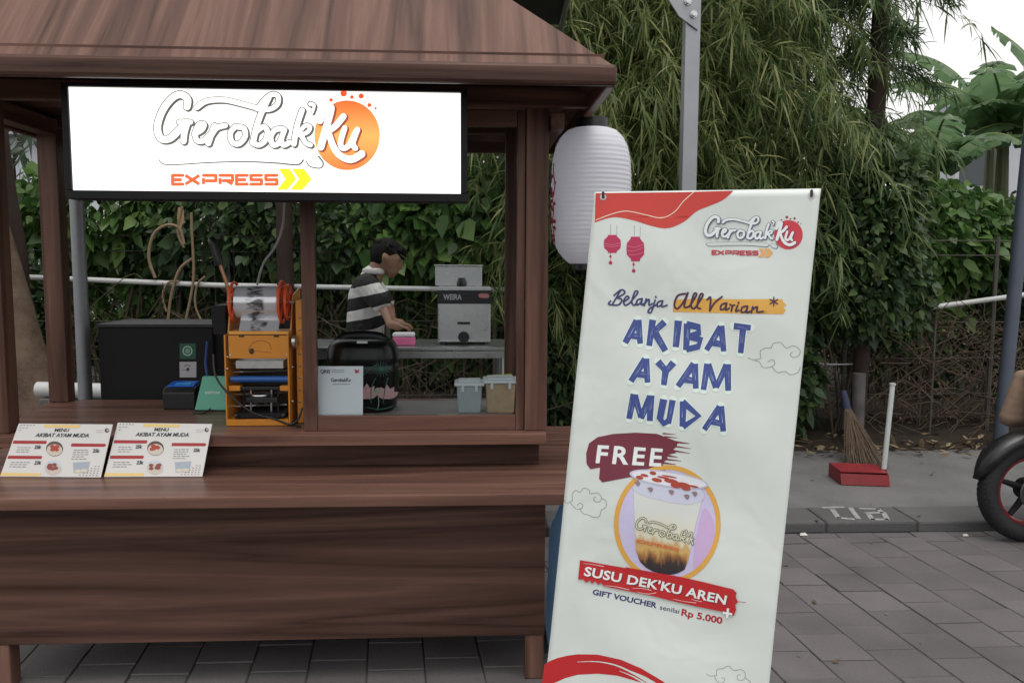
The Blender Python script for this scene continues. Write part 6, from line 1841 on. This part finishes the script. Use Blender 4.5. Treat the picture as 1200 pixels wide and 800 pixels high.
# motorcycle (rear wheel enters the frame)
wr = .285
wp = PZ(1200, 633, 0)
wx_, wy_ = wp[0] + .01, wp[1] + .0
bike = thing('motorcycle', 'black motorcycle with red-rimmed wheel parked at the kerb', 'motorcycle', (wx_ + .6, wy_, 0))
M_TYRE = plain('tyre', (.014, .014, .015), .8, 0, .3, 60, bump=.4)
M_RIM = plain('red_rim', (.16, .012, .016), .35, .2)
M_BIKE = plain('gloss_black_paint', (.010, .010, .012), .38, 0, .4, 14, coat=.1)
def tread(cx):
    b = MB()
    for k in range(60):
        a = 2 * math.pi * k / 60
        r0 = np.array([math.cos(a), 0, math.sin(a)]); t0 = np.array([-math.sin(a), 0, math.cos(a)])
        for yy in (-.034, -.013, .013, .034):
            q = math.sqrt(.05 ** 2 - yy ** 2); nn = (r0 * q + np.array([0, yy, 0])) / .05; ay = np.cross(t0, nn)
            b.obox(np.array([cx, wy_, wr]) + r0 * (wr - .05) + nn * .0505, t0 * .0085 + ay * .003, ay * .0075, nn * .0015)
    return b
def wheel(cx):
    tw = mk('wheel', MB().torus((cx, wy_, wr), wr - .05, .05, 'y', 48, 14, 1.0), M_TYRE, bike, True)
    mk('rim', MB().torus((cx, wy_, wr), wr - .098, .017, 'y', 48, 10, 1.6), M_RIM, tw, True)
    mk('hub', MB().lathe([(.05, -.06), (.06, -.05), (.06, .05), (.05, .06)], (cx, wy_, wr), 20, 'y'), M_BLACKMATT, tw, True)
    mk('brake_disc', MB().torus((cx, wy_ - .065, wr), .085, .012, 'y', 32, 6, .3), plain('dark_steel', (.10, .10, .105), .4, .8), tw, True)
    mk('tread', tread(cx), M_TYRE, tw, kind='stuff')
    for k in range(5):
        a = k * 2 * math.pi / 5 + .3
        mk('spoke', MB().tube([(cx + .05 * math.cos(a), wy_, wr + .05 * math.sin(a)), (cx + .19 * math.cos(a), wy_, wr + .19 * math.sin(a))], [.02, .013], 8), M_BLACKMATT, tw, True)
    return tw
wheel(wx_); wheel(wx_ + 1.24)
def hugger():
    vs, fs = [], []
    angs = np.linspace(rad(30), rad(168), 16)
    for i, a in enumerate(angs):
        R1 = wr + .030 + (.03 if i < 3 else 0)
        w = .075 if i < 13 else .075 * (16 - i) / 4
        for dyy, dr in ((-w, -.035), (-w * .8, .005), (0, .018), (w * .8, .005), (w, -.035)):
            vs.append((wx_ + (R1 + dr) * math.cos(a), wy_ + dyy, wr + (R1 + dr) * math.sin(a)))
    for i in range(15):
        for k in range(4): fs.append((i * 5 + k, i * 5 + k + 1, (i + 1) * 5 + k + 1, (i + 1) * 5 + k))
    return MB().add(vs, fs)
hg = mk('rear_fender', hugger(), M_BIKE, bike, True, angle=60); hg.modifiers.new('thickness', 'SOLIDIFY').thickness = .006
for s_ in (-.085, .085):
    mk('swingarm', MB().tube([(wx_, wy_ + s_, wr), (wx_ + .25, wy_ + s_, wr + .02), (wx_ + .5, wy_ + s_ * .8, wr + .06)], [.022, .026, .03], 8), M_BLACKMATT, bike, True)
    mk('shock', MB().tube([(wx_ + .08, wy_ + s_ * 1.2, wr + .06), (wx_ + .16, wy_ + s_ * 1.1, wr + .36)], .024, 10), M_REDORANGE if s_ > 0 else M_BLACK, bike, True)
    mk('fork', MB().tube([(wx_ + 1.24, wy_ + s_, wr), (wx_ + 1.0, wy_ + s_, wr + .58)], .02, 8), M_STEEL, bike, True)
mk('exhaust', MB().tube(catmull([(wx_ + .75, wy_ - .12, .22), (wx_ + .45, wy_ - .15, .20), (wx_ + .12, wy_ - .17, .28), (wx_ - .02, wy_ - .17, .33)], 5), [.022] * 8 + [.045] * 7 + [.04], 12), M_BLACKMATT, bike, True)
mk('engine', MB().box(wx_ + .45, wx_ + .82, wy_ - .12, wy_ + .12, .20, .50), plain('engine_grey', (.06, .06, .065), .4, .6), bike, bevel=.04)
mk('body_panel', MB().prism([(wx_ + .02, wy_ - .10, .70), (wx_ + .10, wy_ - .10, .60), (wx_ + .42, wy_ - .10, .52), (wx_ + .85, wy_ - .10, .52), (wx_ + 1.02, wy_ - .10, .80), (wx_ + .92, wy_ - .10, .92), (wx_ + .66, wy_ - .10, .86), (wx_ + .5, wy_ - .10, .74), (wx_ + .05, wy_ - .10, .745)], (0, .20, 0)), M_BIKE, bike, bevel=.03)
mk('seat', MB().prism([(wx_ + .03, wy_ - .11, .748), (wx_ + .50, wy_ - .11, .745), (wx_ + .62, wy_ - .11, .82), (wx_ + .5, wy_ - .11, .81), (wx_ + .30, wy_ - .11, .80), (wx_ + .02, wy_ - .11, .83)], (0, .22, 0)), M_BLACKMATT, bike, bevel=.02)
mk('front_fender', MB().prism([(wx_ + 1.24 + (wr + .03) * math.cos(a), wy_ - .06, wr + (wr + .03) * math.sin(a)) for a in np.linspace(rad(20), rad(150), 12)] + [(wx_ + 1.24 + (wr + .015) * math.cos(a), wy_ - .06, wr + (wr + .015) * math.sin(a)) for a in np.linspace(rad(150), rad(20), 12)], (0, .12, 0)), M_BIKE, bike)
mk('handlebar', MB().tube(catmull([(wx_ + .90, wy_ - .36, 1.02), (wx_ + .98, wy_ - .15, .98), (wx_ + .98, wy_ + .15, .98), (wx_ + .90, wy_ + .36, 1.02)], 5), .013, 8), M_BLACKMATT, bike, True)
mk('headlight', MB().ellipsoid((wx_ + 1.1, wy_, .86), .07, .09, .09), plain('lamp_glass', (.5, .5, .52), .1), bike, True)
mk('tail_light', MB().obox((wx_ + .0, wy_, .72), (.02, 0, 0), (0, .06, 0), (0, 0, .025)), plain('tail_red', (.3, .01, .01), .2), bike, bevel=.008)
mk('side_stand', MB().tube([(wx_ + .5, wy_ - .08, .22), (wx_ + .44, wy_ - .24, .008)], .011, 8), M_BLACKMATT, bike, True)
for s_ in (-1, 1):
    m1 = (wx_ + .92, wy_ + s_ * .28, 1.02); m2 = (wx_ + .88, wy_ + s_ * .34, 1.17)
    mm = mk('mirror_stalk', MB().tube([m1, m2], .006, 6), M_BLACK, bike, True); mk('mirror', MB().ellipsoid(m2, .015, .06, .035), M_BLACK, mm, True)
# tan bag hanging from the bike, silver can behind
tb0 = PY(1190, 506, wy_ - .02)
bag = thing('tan_bag', 'tan cloth bag hanging over the motorcycle rear at the right edge', 'bag', (tb0[0] + .12, wy_, tb0[2]))
b = MB()
for dyy in (-.135, .135):
    for k in range(7):
        q = k / 6
        b.capsule((tb0[0] + .07 + .05 * q, wy_ + dyy, tb0[2] + .05 + .23 * q), (tb0[0] + .26, wy_ + dyy, tb0[2] + .05 + .23 * q), .055 - .015 * q, .055 - .015 * q)
b.capsule((tb0[0] + .14, wy_ - .13, tb0[2] + .29), (tb0[0] + .14, wy_ + .13, tb0[2] + .29), .03, .03); b.capsule((tb0[0] + .23, wy_ - .13, tb0[2] + .29), (tb0[0] + .23, wy_ + .13, tb0[2] + .29), .03, .03)
remeshed('cloth', b, plain('tan_cloth', (.20, .135, .095), .9, 0, .3, 9, bump=.8), bag, .012, 5)

# blue plastic bag beside the stall, behind the banner
p0 = PY(647, 735, 3.0)
sack = thing('blue_bag', 'blue translucent plastic bag on the ground between stall and banner', 'bag', (p0[0] + .08, 3.05, 0))
def crumple():
    b = MB(); n, m_ = 26, 16
    prof = [(.06, 0), (.15, .02), (.17, .12), (.16, .25), (.15, .38), (.13, .48), (.09, .56), (.04, .62), (.05, .68)]
    vs, fs = [], []
    for i, (r, h) in enumerate(prof):
        for k in range(n):
            a = 2 * math.pi * k / n
            q = r * (1 + random.uniform(-.1, .1))
            vs.append((p0[0] + .115 + q * math.cos(a) * .82, 3.08 + q * math.sin(a), max(.002, h + random.uniform(-.015, .015) * (i > 0)) + .002))
    for i in range(len(prof) - 1):
        for k in range(n): fs.append((i * n + k, i * n + (k + 1) % n, (i + 1) * n + (k + 1) % n, (i + 1) * n + k))
    fs.append(tuple(range(n - 1, -1, -1)))
    return b.add(vs, fs)
mk('film', crumple(), leafmat('blue_film', (.30, .46, .62), (.34, .50, .66), (.40, .55, .70), .5, .2), sack, True, angle=50)

# litter on the paving
for (x, y, w, lab) in ((941, 626, .022, 'small pale scrap lying at the foot of the kerb'), (1131, 627, .016, 'tiny white scrap near the motorcycle wheel')):
    p = PZ(x, y, .004)
    tag(mk('paper_scrap', MB().add([(p[0] - w, p[1] - w * .6, .003), (p[0] + w, p[1] - w * .7, .004), (p[0] + w * .8, p[1] + w * .5, .012), (p[0] - w * .3, p[1] + w, .006)], [(0, 1, 2), (0, 2, 3)]), plain('scrap', (.5, .49, .46), .8)), lab, 'litter')

n = 46
P = np.stack([rng.uniform(1.2, 4.2, n), rng.uniform(2.7, 6.0, n), np.zeros(n)], 1)
P[:, 2] = np.where(P[:, 1] > KERB_Y, KH + .010, .005)
D = unit(np.stack([rng.normal(size=n), rng.normal(size=n), rng.normal(0, .1, n)], 1))
N = unit(np.stack([rng.normal(0, .25, n), rng.normal(0, .25, n), np.ones(n)], 1))
L = rng.uniform(.015, .05, n)
V, F = broad(P, D, N, L, L * .4, .0)
o = mesh_np('fallen_leaves', V, F, L_DRY, None, 'stuff'); tag(o, 'few small dry leaves scattered over paving and pavement', 'fallen leaves')
